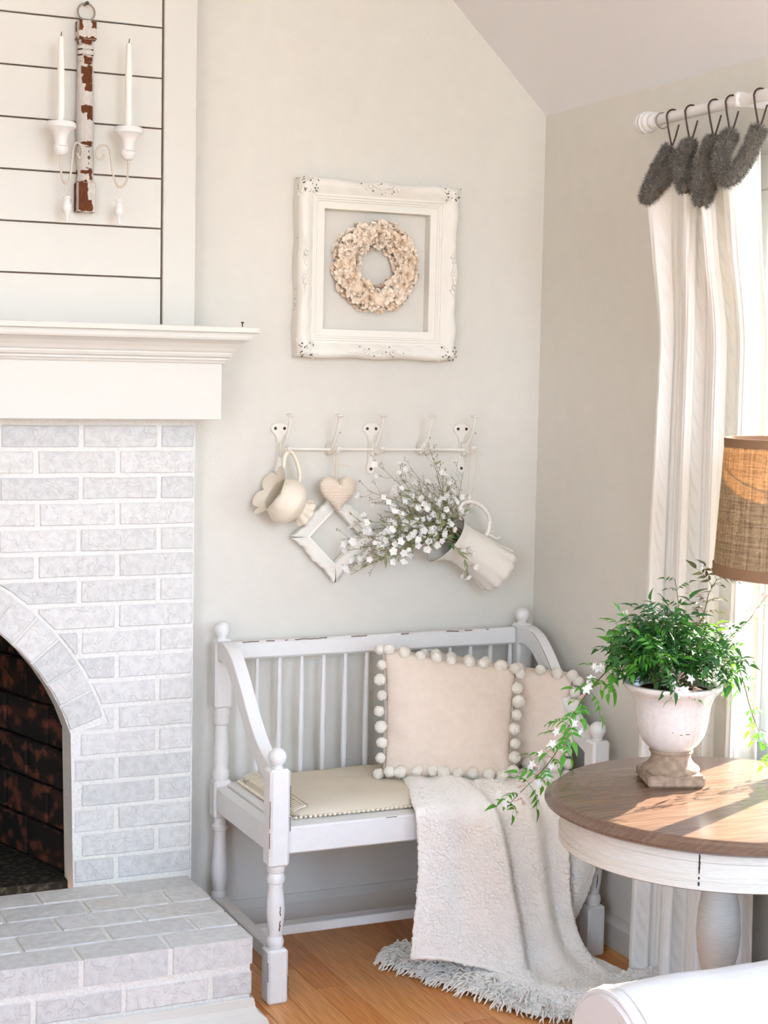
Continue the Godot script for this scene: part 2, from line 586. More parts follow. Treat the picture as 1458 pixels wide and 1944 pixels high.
func build_room() -> void:
	var wall: Material = mats["wall paint"]
	# floor: sub-floor, boards where the photograph shows them, plain boards beyond
	var fm := MB.new()
	fm.box(Vector3(-1.9, -0.06, 3.2), Vector3(4.1, 0.08, 7.0), 0.0)
	var fl := put("floor", fm.mesh(), mats["floor gap"])
	struct(fl, "honey oak strip floor")
	var fo := MB.new()
	fo.box(Vector3(-2.65, -0.01, 3.2), Vector3(2.5, 0.02, 7.0), 0.0)
	fo.box(Vector3(-0.7, -0.01, 4.4), Vector3(1.4, 0.02, 4.6), 0.0)
	put("floorboards", fo.mesh(), mats["oak 1"], fl)
	var x := -1.4
	var pl := {}
	while x < -0.01:
		var z := -0.02 - rnd(0.0, 0.5)
		while z < 2.1:
			var l: float = [0.55, 0.7, 0.85, 1.0][rng.randi() % 4]
			var z0 := maxf(z, -0.0)
			var z1 := minf(z + l, 2.1)
			if z1 - z0 > 0.05:
				var key := roundf((z1 - z0) * 1000.0)
				if not pl.has(key):
					var mb := MB.new()
					mb.box(Vector3.ZERO, Vector3(0.0838, 0.02, z1 - z0 - 0.0012), 0.0009)
					pl[key] = mb.mesh()
				put("plank", pl[key], mats["oak %d" % (rng.randi() % 4)], fl, at(x + 0.0424, -0.01, (z0 + z1) / 2.0))
			z += l
		x += 0.0848
	# back wall with its gable
	var mb := MB.new()
	mb.prism(PackedVector2Array([Vector2(-4.0, -0.1), Vector2(-2.68, -0.1), Vector2(-2.68, 1.32), Vector2(-1.34, 1.32), Vector2(-1.34, -0.1), Vector2(0.15, -0.1), Vector2(0.15, 2.4), Vector2(-1.9, 4.35), Vector2(-4.0, 2.4)]), -0.15, 0.0)
	struct(put("wall_back", mb.mesh(), wall), "warm off-white back wall under the sloping ceiling")
	# window wall: one narrow window in view, an unseen wider one added for its light
	mb = MB.new()
	var yb := 0.735
	var yt := 2.03
	for q in [[-0.15, 1.10], [1.64, 2.55], [3.35, 6.65]]:
		mb.box(Vector3(0.075, 1.15, (q[0] + q[1]) / 2.0), Vector3(0.15, 2.5, q[1] - q[0]), 0.0)
	for q in [[1.10, 1.64], [2.55, 3.35]]:
		mb.box(Vector3(0.075, (yb - 0.1) / 2.0, (q[0] + q[1]) / 2.0), Vector3(0.15, yb + 0.1, q[1] - q[0]), 0.0)
		mb.box(Vector3(0.075, (yt + 2.4) / 2.0, (q[0] + q[1]) / 2.0), Vector3(0.15, 2.4 - yt, q[1] - q[0]), 0.0)
	struct(put("wall_right", mb.mesh(), wall), "warm off-white window wall on the right")
	mb = MB.new()
	mb.box(Vector3(-3.9, 1.15, 1.925), Vector3(0.2, 2.5, 4.15), 0.0)
	mb.box(Vector3(-3.9, 1.15, 6.125), Vector3(0.2, 2.5, 1.05), 0.0)
	mb.box(Vector3(-3.9, 0.4, 4.4), Vector3(0.2, 1.0, 2.4), 0.0)
	mb.box(Vector3(-3.9, 2.3, 4.4), Vector3(0.2, 0.2, 2.4), 0.0)
	struct(put("wall_left", mb.mesh(), wall))  # its opening is unseen, added to throw fill light at the window wall
	# wall behind the camera, with a wide window
	mb = MB.new()
	mb.box(Vector3(-2.95, 1.15, 6.575), Vector3(2.1, 2.5, 0.15), 0.0)
	mb.box(Vector3(0.0, 1.15, 6.575), Vector3(0.3, 2.5, 0.15), 0.0)
	mb.box(Vector3(-1.025, 0.6, 6.575), Vector3(1.75, 1.4, 0.15), 0.0)
	mb.prism(PackedVector2Array([Vector2(-4.0, 2.4), Vector2(-2.6, 2.4), Vector2(-2.6, 3.3), Vector2(-1.2, 3.3), Vector2(-0.8, 2.95), Vector2(-0.8, 2.4), Vector2(-0.15, 2.4), Vector2(0.15, 2.4), Vector2(-1.9, 4.35)]), 6.5, 6.65)  # gable opening added for top light on hearth and ceiling
	struct(put("wall_front", mb.mesh(), wall))
	# vaulted ceiling
	mb = MB.new()
	var sl := PackedVector2Array([Vector2(0.0, 2.345), Vector2(-1.9, 4.15), Vector2(-3.8, 2.345), Vector2(-4.1, 2.345), Vector2(-4.1, 2.4), Vector2(-1.9, 4.45), Vector2(0.2, 2.45), Vector2(0.2, 2.345)])
	mb.prism(sl, -0.1, 6.65)
	struct(put("ceiling", mb.mesh(), mats["ceiling paint"]), "smooth white ceiling sloping up from the window wall")
	# baseboards
	var prof := PackedVector2Array([Vector2(0, 0), Vector2(0.016, 0), Vector2(0.016, 0.066), Vector2(0.012, 0.074), Vector2(0.008, 0.08), Vector2(0.006, 0.088), Vector2(0, 0.088)])
	mb = MB.new()
	mb.prism(prof, -1.10, 0.0, 0.0, Transform3D(Basis(Vector3(0, 0, 1), Vector3(0, 1, 0), Vector3(-1, 0, 0)), Vector3(-1.10, 0, 0)))
	var bb := put("baseboard_back", mb.mesh(), mats["trim paint"])
	struct(bb, "white moulded baseboard along the back wall")
	mb = MB.new()
	mb.prism(prof, 0.0, 6.5, 0.0, Transform3D(Basis(Vector3(-1, 0, 0), Vector3(0, 1, 0), Vector3(0, 0, 1)), Vector3(0, 0, 0)))
	struct(put("baseboard_right", mb.mesh(), mats["trim paint"]), "white moulded baseboard along the window wall")

func build_window() -> void:
	sash_window("window_1", "bright white double-hung window beside the curtain", 1.10, 1.64, 1)
	sash_window("added_window_3", "unseen double-hung window added for light, nearer the viewer", 2.55, 3.35, 1)  # added window, never in view, lets in more daylight
	var white: Material = mats["trim paint"]
	var v := Node3D.new()
	v.name = "window_2"
	add_child(v)
	struct(v, "wide window behind the viewer")
	for x in [-1.86, -1.025, -0.19]:
		put("jamb", MB.new().box(Vector3(x, 1.85, 6.575), Vector3(0.08, 1.1, 0.13), 0.003).mesh(), white, v)
	put("sill", MB.new().box(Vector3(-1.025, 1.31, 6.53), Vector3(1.8, 0.02, 0.24), 0.004).mesh(), white, v)
	put("transom", MB.new().box(Vector3(-1.025, 2.4, 6.575), Vector3(1.75, 0.06, 0.13), 0.004).mesh(), white, v)

func sash_window(called: String, label: String, zl: float, zr: float, bays: int) -> void:
	# casing, sill, sashes with a meeting rail, glass
	var w := Node3D.new()
	w.name = called
	add_child(w)
	struct(w, label)
	var white: Material = mats["trim paint"]
	var yb := 0.735
	var yt := 2.03
	for s in [zl - 0.035, zr + 0.035]:
		put("casing", MB.new().box(Vector3(-0.009, (yb + yt) / 2.0, s), Vector3(0.018, yt - yb, 0.07), 0.004).mesh(), white, w)
	put("head_casing", MB.new().box(Vector3(-0.01, yt + 0.04, (zl + zr) / 2.0), Vector3(0.02, 0.08, zr - zl + 0.16), 0.004).mesh(), white, w)
	put("sill", MB.new().box(Vector3(0.005, yb - 0.01, (zl + zr) / 2.0), Vector3(0.066, 0.022, zr - zl + 0.18), 0.005).mesh(), white, w)
	put("apron", MB.new().box(Vector3(-0.008, yb - 0.05, (zl + zr) / 2.0), Vector3(0.016, 0.058, zr - zl + 0.14), 0.004).mesh(), white, w)
	var wd := (zr - zl) / bays
	for u in bays:
		var z0 := zl + wd * u
		var z1 := z0 + wd
		var zm := (z0 + z1) / 2.0
		for z in [z0 + 0.015, z1 - 0.015]:
			put("jamb", MB.new().box(Vector3(0.075, (yb + yt) / 2.0, z), Vector3(0.13, yt - yb, 0.03), 0.003).mesh(), white, w)
		for sash in 2:
			var y0 := yb + 0.005 if sash == 0 else 1.37
			var y1 := 1.41 if sash == 0 else yt - 0.005
			var xo := 0.055 if sash == 0 else 0.09
			var sf := MB.new()
			sf.box(Vector3(xo, y0 + 0.025, zm), Vector3(0.03, 0.05, wd - 0.06), 0.004)
			sf.box(Vector3(xo, y1 - 0.02, zm), Vector3(0.03, 0.04, wd - 0.06), 0.004)
			for z in [z0 + 0.045, z1 - 0.045]:
				sf.box(Vector3(xo, (y0 + y1) / 2.0, z), Vector3(0.03, y1 - y0, 0.035), 0.004)
			var so := put("sash", sf.mesh(), white, w)
			put("pane", MB.new().box(Vector3(xo, (y0 + y1) / 2.0, zm), Vector3(0.004, y1 - y0 - 0.06, wd - 0.1), 0.0).mesh(), mats["window glass"], so)

func jittered(poly: PackedVector2Array, amount: float) -> PackedVector2Array:
	var out := PackedVector2Array()
	for p in poly:
		out.append(p + Vector2(rnd(-amount, amount), rnd(-amount, amount)))
	return out

func soft_rect(x0: float, y0: float, x1: float, y1: float) -> PackedVector2Array:
	# a brick face: corners knocked off, long edges a little wavy
	var k := 0.0025
	var j := 0.0016
	var q := PackedVector2Array()
	q.append(Vector2(x0 + k, y0)); q.append(Vector2(lerpf(x0, x1, 0.5) + rnd(-0.03, 0.03), y0 + rnd(-j, j))); q.append(Vector2(x1 - k, y0)); q.append(Vector2(x1, y0 + k))
	q.append(Vector2(x1 + rnd(-j, j), y1 - k)); q.append(Vector2(x1 - k, y1)); q.append(Vector2(lerpf(x0, x1, 0.5) + rnd(-0.03, 0.03), y1 + rnd(-j, j))); q.append(Vector2(x0 + k, y1))
	q.append(Vector2(x0, y1 - k)); q.append(Vector2(x0 + rnd(-j, j), y0 + k))
	return q

func build_fireplace() -> void:
	var cx := -2.0
	var cy := 0.44
	var ri := 0.594
	var ro := 0.688
	var x_r := -1.106
	var x_l := -2.894
	var y0 := 0.214
	var y1 := 1.452
	var bricks := [mats["painted brick 0"], mats["painted brick 1"], mats["painted brick 2"]]
	# chimney breast behind everything, with the firebox hollowed out of it
	var hole := PackedVector2Array()
	var spring := asin((0.622 - cy) / ri)
	hole.append(Vector2(-1.423, 0.0))
	for k in 25:
		var a := lerpf(spring, PI - spring, k / 24.0)
		hole.append(Vector2(cx + cos(a) * ri, cy + sin(a) * ri))
	hole.append(Vector2(-2.577, 0.0))
	var body := PackedVector2Array([Vector2(x_r + 0.004, 0.0), Vector2(x_r + 0.004, y1)])
	body.append(Vector2(x_l, y1)); body.append(Vector2(x_l, 0.0))
	for k in range(hole.size() - 1, -1, -1):
		body.append(hole[k])
	var f := thing("fireplace", "white painted brick fireplace with an arched black firebox", "fireplace")
	put("mortar", MB.new().prism(body, 0.0, 0.0962).mesh(), mats["painted mortar"], f)
	# courses
	var pitch := 0.0678
	var arch := PackedVector2Array([Vector2(-1.423, 0.0), Vector2(-1.423, 0.622)])
	var sp2 := asin((0.645 - cy) / (ro + 0.008))
	for k in 25:
		var a := lerpf(sp2, PI - sp2, k / 24.0)
		arch.append(Vector2(cx + cos(a) * (ro + 0.008), cy + sin(a) * (ro + 0.008)))
	arch.append(Vector2(-2.577, 0.622)); arch.append(Vector2(-2.577, 0.0))
	for row in 18:
		var yb := y0 + 0.008 + row * pitch
		var yt := yb + pitch - 0.0105
		var x := x_r
		var first := 0.088 if row % 2 == 1 else 0.2
		var l := first
		while x > x_l + 0.03:
			var xa := maxf(x - l, x_l)
			var q := soft_rect(xa, yb, x, yt)
			for piece in Geometry2D.clip_polygons(q, arch):
				if Geometry2D.is_polygon_clockwise(piece):
					continue
				var area := 0.0
				for i in piece.size():
					area += piece[i].cross(piece[(i + 1) % piece.size()])
				if absf(area) / 2.0 < 0.0006:
					continue
				var proud := 0.1 + rnd(-0.0012, 0.0016)
				put("brick", MB.new().prism(piece, 0.088, proud, 0.0028).mesh(), bricks[rng.randi() % 3], f)
			x = xa - 0.0125
			l = 0.2 + rnd(-0.003, 0.003)
	# arch bricks
	var na := 21
	for k in na:
		var a0 := lerpf(spring + 0.015, PI - spring - 0.015, float(k) / na) + 0.004
		var a1 := lerpf(spring + 0.015, PI - spring - 0.015, float(k + 1) / na) - 0.004
		var q := PackedVector2Array()
		for s in 4:
			var a := lerpf(a0, a1, s / 3.0)
			q.append(Vector2(cx + cos(a) * (ri + 0.001 + rnd(-0.001, 0.002)), cy + sin(a) * (ri + 0.001)))
		for s in 4:
			var a := lerpf(a1, a0, s / 3.0)
			q.append(Vector2(cx + cos(a) * (ro + rnd(-0.003, 0.002)), cy + sin(a) * (ro + rnd(-0.003, 0.002))))
		put("arch_brick", MB.new().prism(q, 0.085, 0.1015 + rnd(-0.001, 0.0015), 0.003).mesh(), bricks[rng.randi() % 3], f)
	# firebox: splayed sides, back, floor and throat
	var fb := thing("firebox", "sooty black firebox with rust-red firebrick side under the arch", "firebox")
	var depth := -0.55
	for side in [-1.0, 1.0]:
		var xf0: float = cx + side * 0.592
		var xb0: float = cx + side * 0.42
		var n := Vector3(xb0 - xf0, 0, depth).normalized()
		var out := Vector3(side * absf(n.z), 0, side * 0.0).normalized()
		var bas := Basis(n, Vector3.UP, n.cross(Vector3.UP))
		for row in 9:
			var s := -0.115 if row % 2 == 1 else 0.0
			while s < 0.57:
				var s0 := maxf(s, 0.0)
				var s1 := minf(s + 0.225, 0.575)
				if s1 - s0 > 0.03:
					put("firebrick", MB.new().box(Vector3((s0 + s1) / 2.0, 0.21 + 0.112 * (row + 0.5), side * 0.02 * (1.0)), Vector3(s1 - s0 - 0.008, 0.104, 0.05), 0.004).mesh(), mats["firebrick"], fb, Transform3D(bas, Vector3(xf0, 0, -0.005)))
				s += 0.233
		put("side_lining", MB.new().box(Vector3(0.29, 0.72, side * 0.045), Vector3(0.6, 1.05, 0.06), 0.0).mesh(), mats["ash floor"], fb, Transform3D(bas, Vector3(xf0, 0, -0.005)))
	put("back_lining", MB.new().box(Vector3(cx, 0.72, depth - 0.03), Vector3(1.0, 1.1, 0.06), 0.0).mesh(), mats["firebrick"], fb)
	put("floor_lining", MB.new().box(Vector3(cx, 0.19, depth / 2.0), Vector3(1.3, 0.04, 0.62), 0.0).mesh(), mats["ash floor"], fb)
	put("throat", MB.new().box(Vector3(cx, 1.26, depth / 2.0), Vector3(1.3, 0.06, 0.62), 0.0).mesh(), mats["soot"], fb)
	var lg := thing("fire_log", "pale cut log end just showing inside the dark firebox", "log", Vector3(-1.72, 0.21, -0.2))
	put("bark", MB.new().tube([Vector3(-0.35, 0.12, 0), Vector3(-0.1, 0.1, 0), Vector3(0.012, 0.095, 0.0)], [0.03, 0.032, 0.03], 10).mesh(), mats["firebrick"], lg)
	put("cut_end", MB.new().tube([Vector3(0.011, 0.095, 0), Vector3(0.016, 0.095, 0)], 0.026, 10).mesh(), mats["cotton trim"], lg)
	put("grate", MB.new().box(Vector3(-0.2, 0.032, 0), Vector3(0.3, 0.064, 0.02), 0.002).mesh(), mats["soot"], lg)
	# raised hearth
	var h := thing("hearth", "raised white painted brick hearth stepping out from the fireplace", "hearth")
	var hz := 0.636
	var hx := -1.117
	put("core", MB.new().box(Vector3((x_l + hx) / 2.0 - 0.002, 0.104, (hz + 0.092) / 2.0), Vector3(hx - x_l - 0.006, 0.207, hz - 0.1), 0.0).mesh(), mats["painted mortar"], h)
	var rows := 5
	var rd := (hz - 0.098) / rows
	for row in rows:
		var za := hz - row * rd
		var zb := za - rd + 0.011
		var x := hx
		var l := 0.2 if row % 2 == 0 else 0.1
		while x > x_l:
			var xa := maxf(x - l, x_l)
			var q := soft_rect(xa, zb, x, za)
			var low := 0.146 if row == 0 else 0.185
			# drawn out upward: polygon lies in x, z
			put("brick", MB.new().prism(q, -0.2115 - rnd(-0.0012, 0.001), -low, 0.0, Transform3D(Basis(Vector3(1, 0, 0), Vector3(0, 0, 1), Vector3(0, -1, 0)), Vector3.ZERO)).mesh(), bricks[rng.randi() % 3], h)
			x = xa - 0.012
			l = 0.2 + rnd(-0.003, 0.003)
	for row in 2:
		var yb := 0.07 - row * 0.068
		var x := hx
		var l := 0.1 if row == 0 else 0.2
		while x > x_l:
			var xa := maxf(x - l, x_l)
			put("brick", MB.new().prism(soft_rect(xa, yb, x, yb + 0.0575), hz - 0.1, hz + rnd(-0.0015, 0.001), 0.003).mesh(), bricks[rng.randi() % 3], h)
			x = xa - 0.012
			l = 0.2 + rnd(-0.003, 0.003)
	# shoe moulding round the hearth
	var prof := [Vector2(0, 0.062), Vector2(0.004, 0.06), Vector2(0.007, 0.04), Vector2(0.012, 0.028), Vector2(0.022, 0.02), Vector2(0.03, 0.014), Vector2(0.034, 0.0), Vector2(0, 0)]
	put_mitred("trim_1", prof, x_l, hx, hz, 0.02, mats["trim paint"], "white shoe moulding round the foot of the hearth")
	# shiplap above the mantel, on its own backing
	mats_backing(x_l, x_r)

func put_mitred(called: String, prof: Array, x_l: float, x_r: float, z_f: float, z_b: float, m: Material, label: String, parent: Node3D = null) -> MeshInstance3D:
	# a moulding that runs along the front and returns along the right side; prof = (projection, height)
	var mb := MB.new()
	mb.open_part()
	var n := prof.size()
	for i in n:
		var a: Vector2 = prof[i]
		var b: Vector2 = prof[(i + 1) % n]
		var la := Vector3(x_l, a.y, z_f + a.x)
		var lb := Vector3(x_l, b.y, z_f + b.x)
		var ca := Vector3(x_r + a.x, a.y, z_f + a.x)
		var cb := Vector3(x_r + b.x, b.y, z_f + b.x)
		var ra := Vector3(x_r + a.x, a.y, z_b)
		var rb := Vector3(x_r + b.x, b.y, z_b)
		mb.quad(la, ca, cb, lb, -1)
		mb.quad(ca, ra, rb, cb, -1)
	mb.close_part()
	var o := put(called, mb.mesh(), m, parent)
	if parent == null:
		struct(o, label)
	return o

func mats_backing(x_l: float, x_r: float) -> void:
	var w := Node3D.new()
	w.name = "wall_chimney"
	add_child(w)
	struct(w, "cream shiplap boarding over the mantel")
	put("backing", MB.new().box(Vector3((x_l + x_r) / 2.0, 2.55, 0.0415), Vector3(x_r - x_l - 0.002, 2.2, 0.083), 0.0).mesh(), mats["groove wood"], w)
	var bm := MB.new().box(Vector3(-2.046, 0.0, 0.0), Vector3(1.69, 0.1245, 0.015), 0.001).mesh()
	for k in 10:
		put("board", bm, mats["trim paint"], w, at(0, 1.688 + 0.1285 * (k + 0.5), 0.0925))
	struct(put("trim_2", MB.new().box(Vector3(-1.1505, 2.5, 0.0925), Vector3(0.089, 1.7, 0.016), 0.002).mesh(), mats["trim paint"]), "cream upright board beside the shiplap")

func build_mantel() -> void:
	var m := thing("mantel", "cream mantel shelf with stepped crown moulding over plain fascia", "mantel")
	var p: Material = mats["trim paint"]
	put("fascia", MB.new().box(Vector3((-2.94 - 1.062) / 2.0, 1.5245, 0.1485), Vector3(2.94 - 1.062, 0.149, 0.101), 0.002).mesh(), p, m)
	var prof := [Vector2(-0.09, 1.598), Vector2(0.005, 1.598), Vector2(0.007, 1.603), Vector2(0.011, 1.606), Vector2(0.011, 1.611), Vector2(0.018, 1.614), Vector2(0.021, 1.621), Vector2(0.021, 1.625), Vector2(0.025, 1.628), Vector2(0.03, 1.637), Vector2(0.039, 1.648), Vector2(0.05, 1.655), Vector2(0.058, 1.658), Vector2(0.06, 1.663), Vector2(0.06, 1.676), Vector2(-0.09, 1.676)]
	put_mitred("crown_moulding", prof, -3.0, -1.062, 0.2, 0.005, p, "", m)
	var shelf := [Vector2(-0.18, 1.676), Vector2(0.072, 1.676), Vector2(0.075, 1.678), Vector2(0.075, 1.690), Vector2(0.073, 1.692), Vector2(-0.18, 1.692)]
	put_mitred("shelf", shelf, -3.02, -1.062, 0.2, 0.005, p, "", m)
	var s := thing("thumbtack", "tiny dark nail standing up on the mantel's end", "nail", Vector3(-1.008, 1.692, 0.2))
	put("shank", MB.new().lathe([Vector2(0.0016, 0), Vector2(0.0016, 0.012)], 8).mesh(), mats["nail"], s)
	put("head", MB.new().lathe([Vector2(0.003, 0.011), Vector2(0.0045, 0.013), Vector2(0.003, 0.015)], 10).mesh(), mats["nail"], s)

func turned(mb: MB, x: float, z: float, pts: Array, segs := 16) -> void:
	var p := []
	for q in pts:
		p.append(Vector2(q[1], q[0]))
	mb.lathe(p, segs, at(x, 0, z))

func build_bench() -> void:
	var b := thing("bench", "white painted spindle-back bench with curved arms in the corner", "bench")
	var w: Material = mats["white paint"]
	var worn: Material = mats["worn wood"]
	var zb := 0.065
	var zf := 0.533
	# posts
	for x in [-1.009, -0.073]:
		var mb := MB.new()
		mb.box(Vector3(x, 0.06, zb), Vector3(0.05, 0.12, 0.05), 0.004)
		turned(mb, x, zb, [[0.118, 0.02], [0.128, 0.024], [0.138, 0.024], [0.146, 0.018], [0.155, 0.02], [0.2, 0.024], [0.25, 0.02], [0.3, 0.0165], [0.315, 0.0165], [0.318, 0.023], [0.328, 0.024], [0.335, 0.018], [0.353, 0.018]])
		mb.box(Vector3(x, 0.405, zb), Vector3(0.05, 0.106, 0.05), 0.006)
		turned(mb, x, zb, [[0.455, 0.021], [0.47, 0.024], [0.483, 0.023], [0.49, 0.019], [0.505, 0.021], [0.54, 0.0225], [0.58, 0.019], [0.61, 0.0165], [0.614, 0.021], [0.625, 0.0225], [0.635, 0.02], [0.642, 0.024], [0.66, 0.021]])
		mb.box(Vector3(x, 0.753, zb), Vector3(0.05, 0.192, 0.05), 0.008)
		var po := put("back_post", mb.mesh(), w, b)
		var fi := MB.new()
		turned(fi, x, zb, [[0.847, 0.017], [0.853, 0.013], [0.857, 0.014], [0.863, 0.0195], [0.874, 0.0225], [0.885, 0.02], [0.893, 0.012], [0.896, 0.0]])
		put("finial", fi.mesh(), w, po)
	for x in [-1.02, -0.092]:
		var mb := MB.new()
		mb.box(Vector3(x, 0.07, zf), Vector3(0.054, 0.14, 0.054), 0.006)
		turned(mb, x, zf, [[0.138, 0.017], [0.146, 0.021], [0.156, 0.0225], [0.166, 0.02], [0.17, 0.0165], [0.185, 0.0185], [0.215, 0.0225], [0.24, 0.024], [0.27, 0.021], [0.295, 0.018], [0.305, 0.0175], [0.308, 0.0225], [0.318, 0.0245], [0.326, 0.0205], [0.332, 0.019], [0.337, 0.023], [0.352, 0.023]])
		mb.box(Vector3(x, 0.474, zf), Vector3(0.054, 0.248, 0.054), 0.007)
		var po := put("front_post", mb.mesh(), w, b)
		var fi := MB.new()
		turned(fi, x, zf, [[0.597, 0.016], [0.602, 0.013], [0.606, 0.014], [0.613, 0.02], [0.625, 0.0235], [0.636, 0.021], [0.645, 0.012], [0.649, 0.0]])
		put("finial", fi.mesh(), w, po)
	# curved arms
	var line := smooth_path([Vector3(0.088, 0.818, 0), Vector3(0.13, 0.822, 0), Vector3(0.18, 0.806, 0), Vector3(0.232, 0.766, 0), Vector3(0.285, 0.713, 0), Vector3(0.34, 0.66, 0), Vector3(0.395, 0.617, 0), Vector3(0.45, 0.588, 0), Vector3(0.51, 0.568, 0)], 5)
	var up := PackedVector2Array()
	var dn := PackedVector2Array()
	for i in line.size():
		var d: Vector3 = (line[mini(i + 1, line.size() - 1)] - line[maxi(i - 1, 0)]).normalized()
		var n := Vector2(-d.y, d.x)
		var p := Vector2(line[i].x, line[i].y)
		var hh := lerpf(0.027, 0.024, float(i) / line.size())
		up.append(p + n * hh)
		dn.append(p - n * hh)
	dn.reverse()
	var poly := up.duplicate()
	poly.append_array(dn)
	for x in [-1.014, -0.083]:
		# polygon (z, y) drawn out along x
		var mb := MB.new().prism(poly, -0.017, 0.017, 0.002, Transform3D(Basis(Vector3(0, 0, 1), Vector3(0, 1, 0), Vector3(-1, 0, 0)), Vector3(x, 0, 0)), true)
		put("arm", mb.mesh(), w, b)
	# rails
	put("top_rail", MB.new().box(Vector3(-0.541, 0.814, zb), Vector3(0.886, 0.05, 0.028), 0.006).mesh(), w, b)
	put("back_rail", MB.new().box(Vector3(-0.541, 0.41, zb), Vector3(0.886, 0.066, 0.028), 0.004).mesh(), w, b)
	put("front_rail", MB.new().box(Vector3(-0.556, 0.4155, zf + 0.008), Vector3(0.874, 0.069, 0.03), 0.004).mesh(), w, b)
	for x in [-1.014, -0.083]:
		put("side_rail", MB.new().box(Vector3(x, 0.408, (zb + zf) / 2.0), Vector3(0.032, 0.07, zf - zb - 0.052), 0.004).mesh(), w, b)
		put("side_stretcher", MB.new().box(Vector3(x, 0.112, (zb + zf) / 2.0), Vector3(0.034, 0.042, zf - zb - 0.05), 0.004).mesh(), w, b)
	put("long_stretcher", MB.new().box(Vector3(-0.55, 0.094, 0.285), Vector3(0.9, 0.026, 0.045), 0.003).mesh(), w, b)
	put("seat_board", MB.new().box(Vector3(-0.549, 0.438, 0.3), Vector3(0.896, 0.022, 0.458), 0.003).mesh(), w, b)
	for k in 13:
		var x := -0.907 + 0.0663 * k
		var mb := MB.new()
		turned(mb, x, zb, [[0.44, 0.0062], [0.5, 0.0085], [0.56, 0.0092], [0.66, 0.0085], [0.79, 0.0058]], 10)
		put("spindle", mb.mesh(), w, b)
	# worn edges where brown wood shows through the paint
	var chip := func(pts: Array, rad) -> void:
		put("worn_edge", MB.new().tube(pts, rad, 5).mesh(), worn, b)
	for s in [[-0.955, -0.90], [-0.885, -0.86], [-0.83, -0.815], [-0.80, -0.70], [-0.63, -0.58], [-0.475, -0.45], [-0.33, -0.29], [-0.27, -0.245], [-0.20, -0.19]]:
		var x: float = s[0]
		var pts := []
		while x <= s[1] + 0.0001:
			pts.append(Vector3(x, 0.8378 + rnd(-0.001, 0.0008), zb + 0.0132 + rnd(-0.0006, 0.0004)))
			x += 0.008
		if pts.size() > 1:
			chip.call(pts, 0.0012)
	for s in [[0.185, 0.214, -0.1], [0.226, 0.25, 0.1]]:
		var pts := []
		for k in 7:
			var y := lerpf(s[0], s[1], k / 6.0)
			var r := 0.0185 + 0.0045 * clampf((y - 0.185) / 0.04, 0.0, 1.0)
			pts.append(Vector3(-1.02 + 0.0042 + rnd(-0.001, 0.001), y, zf + r - 0.0009))
		chip.call(pts, [0.001, 0.0022, 0.0016, 0.0024, 0.0014, 0.002, 0.0008])
	for s in [[-0.9925, 0.50, 0.555], [-0.9925, 0.44, 0.475], [-1.0465, 0.45, 0.52], [-1.0465, 0.40, 0.44], [-1.0465, 0.06, 0.11], [-0.9925, 0.02, 0.07]]:
		var pts := []
		for k in 8:
			pts.append(Vector3(s[0] + rnd(-0.0006, 0.0006), lerpf(s[1], s[2], k / 7.0), zf + 0.0228 + rnd(-0.0008, 0.0006)))
		chip.call(pts, 0.0009)
	for s in [[-0.73, -0.70]]:
		chip.call([Vector3(s[0], 0.4488, zf + 0.022), Vector3((s[0] + s[1]) / 2.0, 0.449, zf + 0.0222), Vector3(s[1], 0.4486, zf + 0.022)], 0.0008)
	for s in [[-0.069, 0.19, 0.225]]:
		chip.call([Vector3(-0.0935, 0.19, zf + 0.0192), Vector3(-0.093, 0.21, zf + 0.0215), Vector3(-0.0928, 0.23, zf + 0.023)], [0.0008, 0.0018, 0.001])
	# inner edge of the right arm
	var ap := []
	for i in range(8, 22):
		var d: Vector3 = (line[i + 1] - line[i - 1]).normalized()
		ap.append(Vector3(-0.0985, line[i].y + d.x * 0.0255, line[i].x - d.y * 0.0255))
	chip.call(ap, 0.0009)

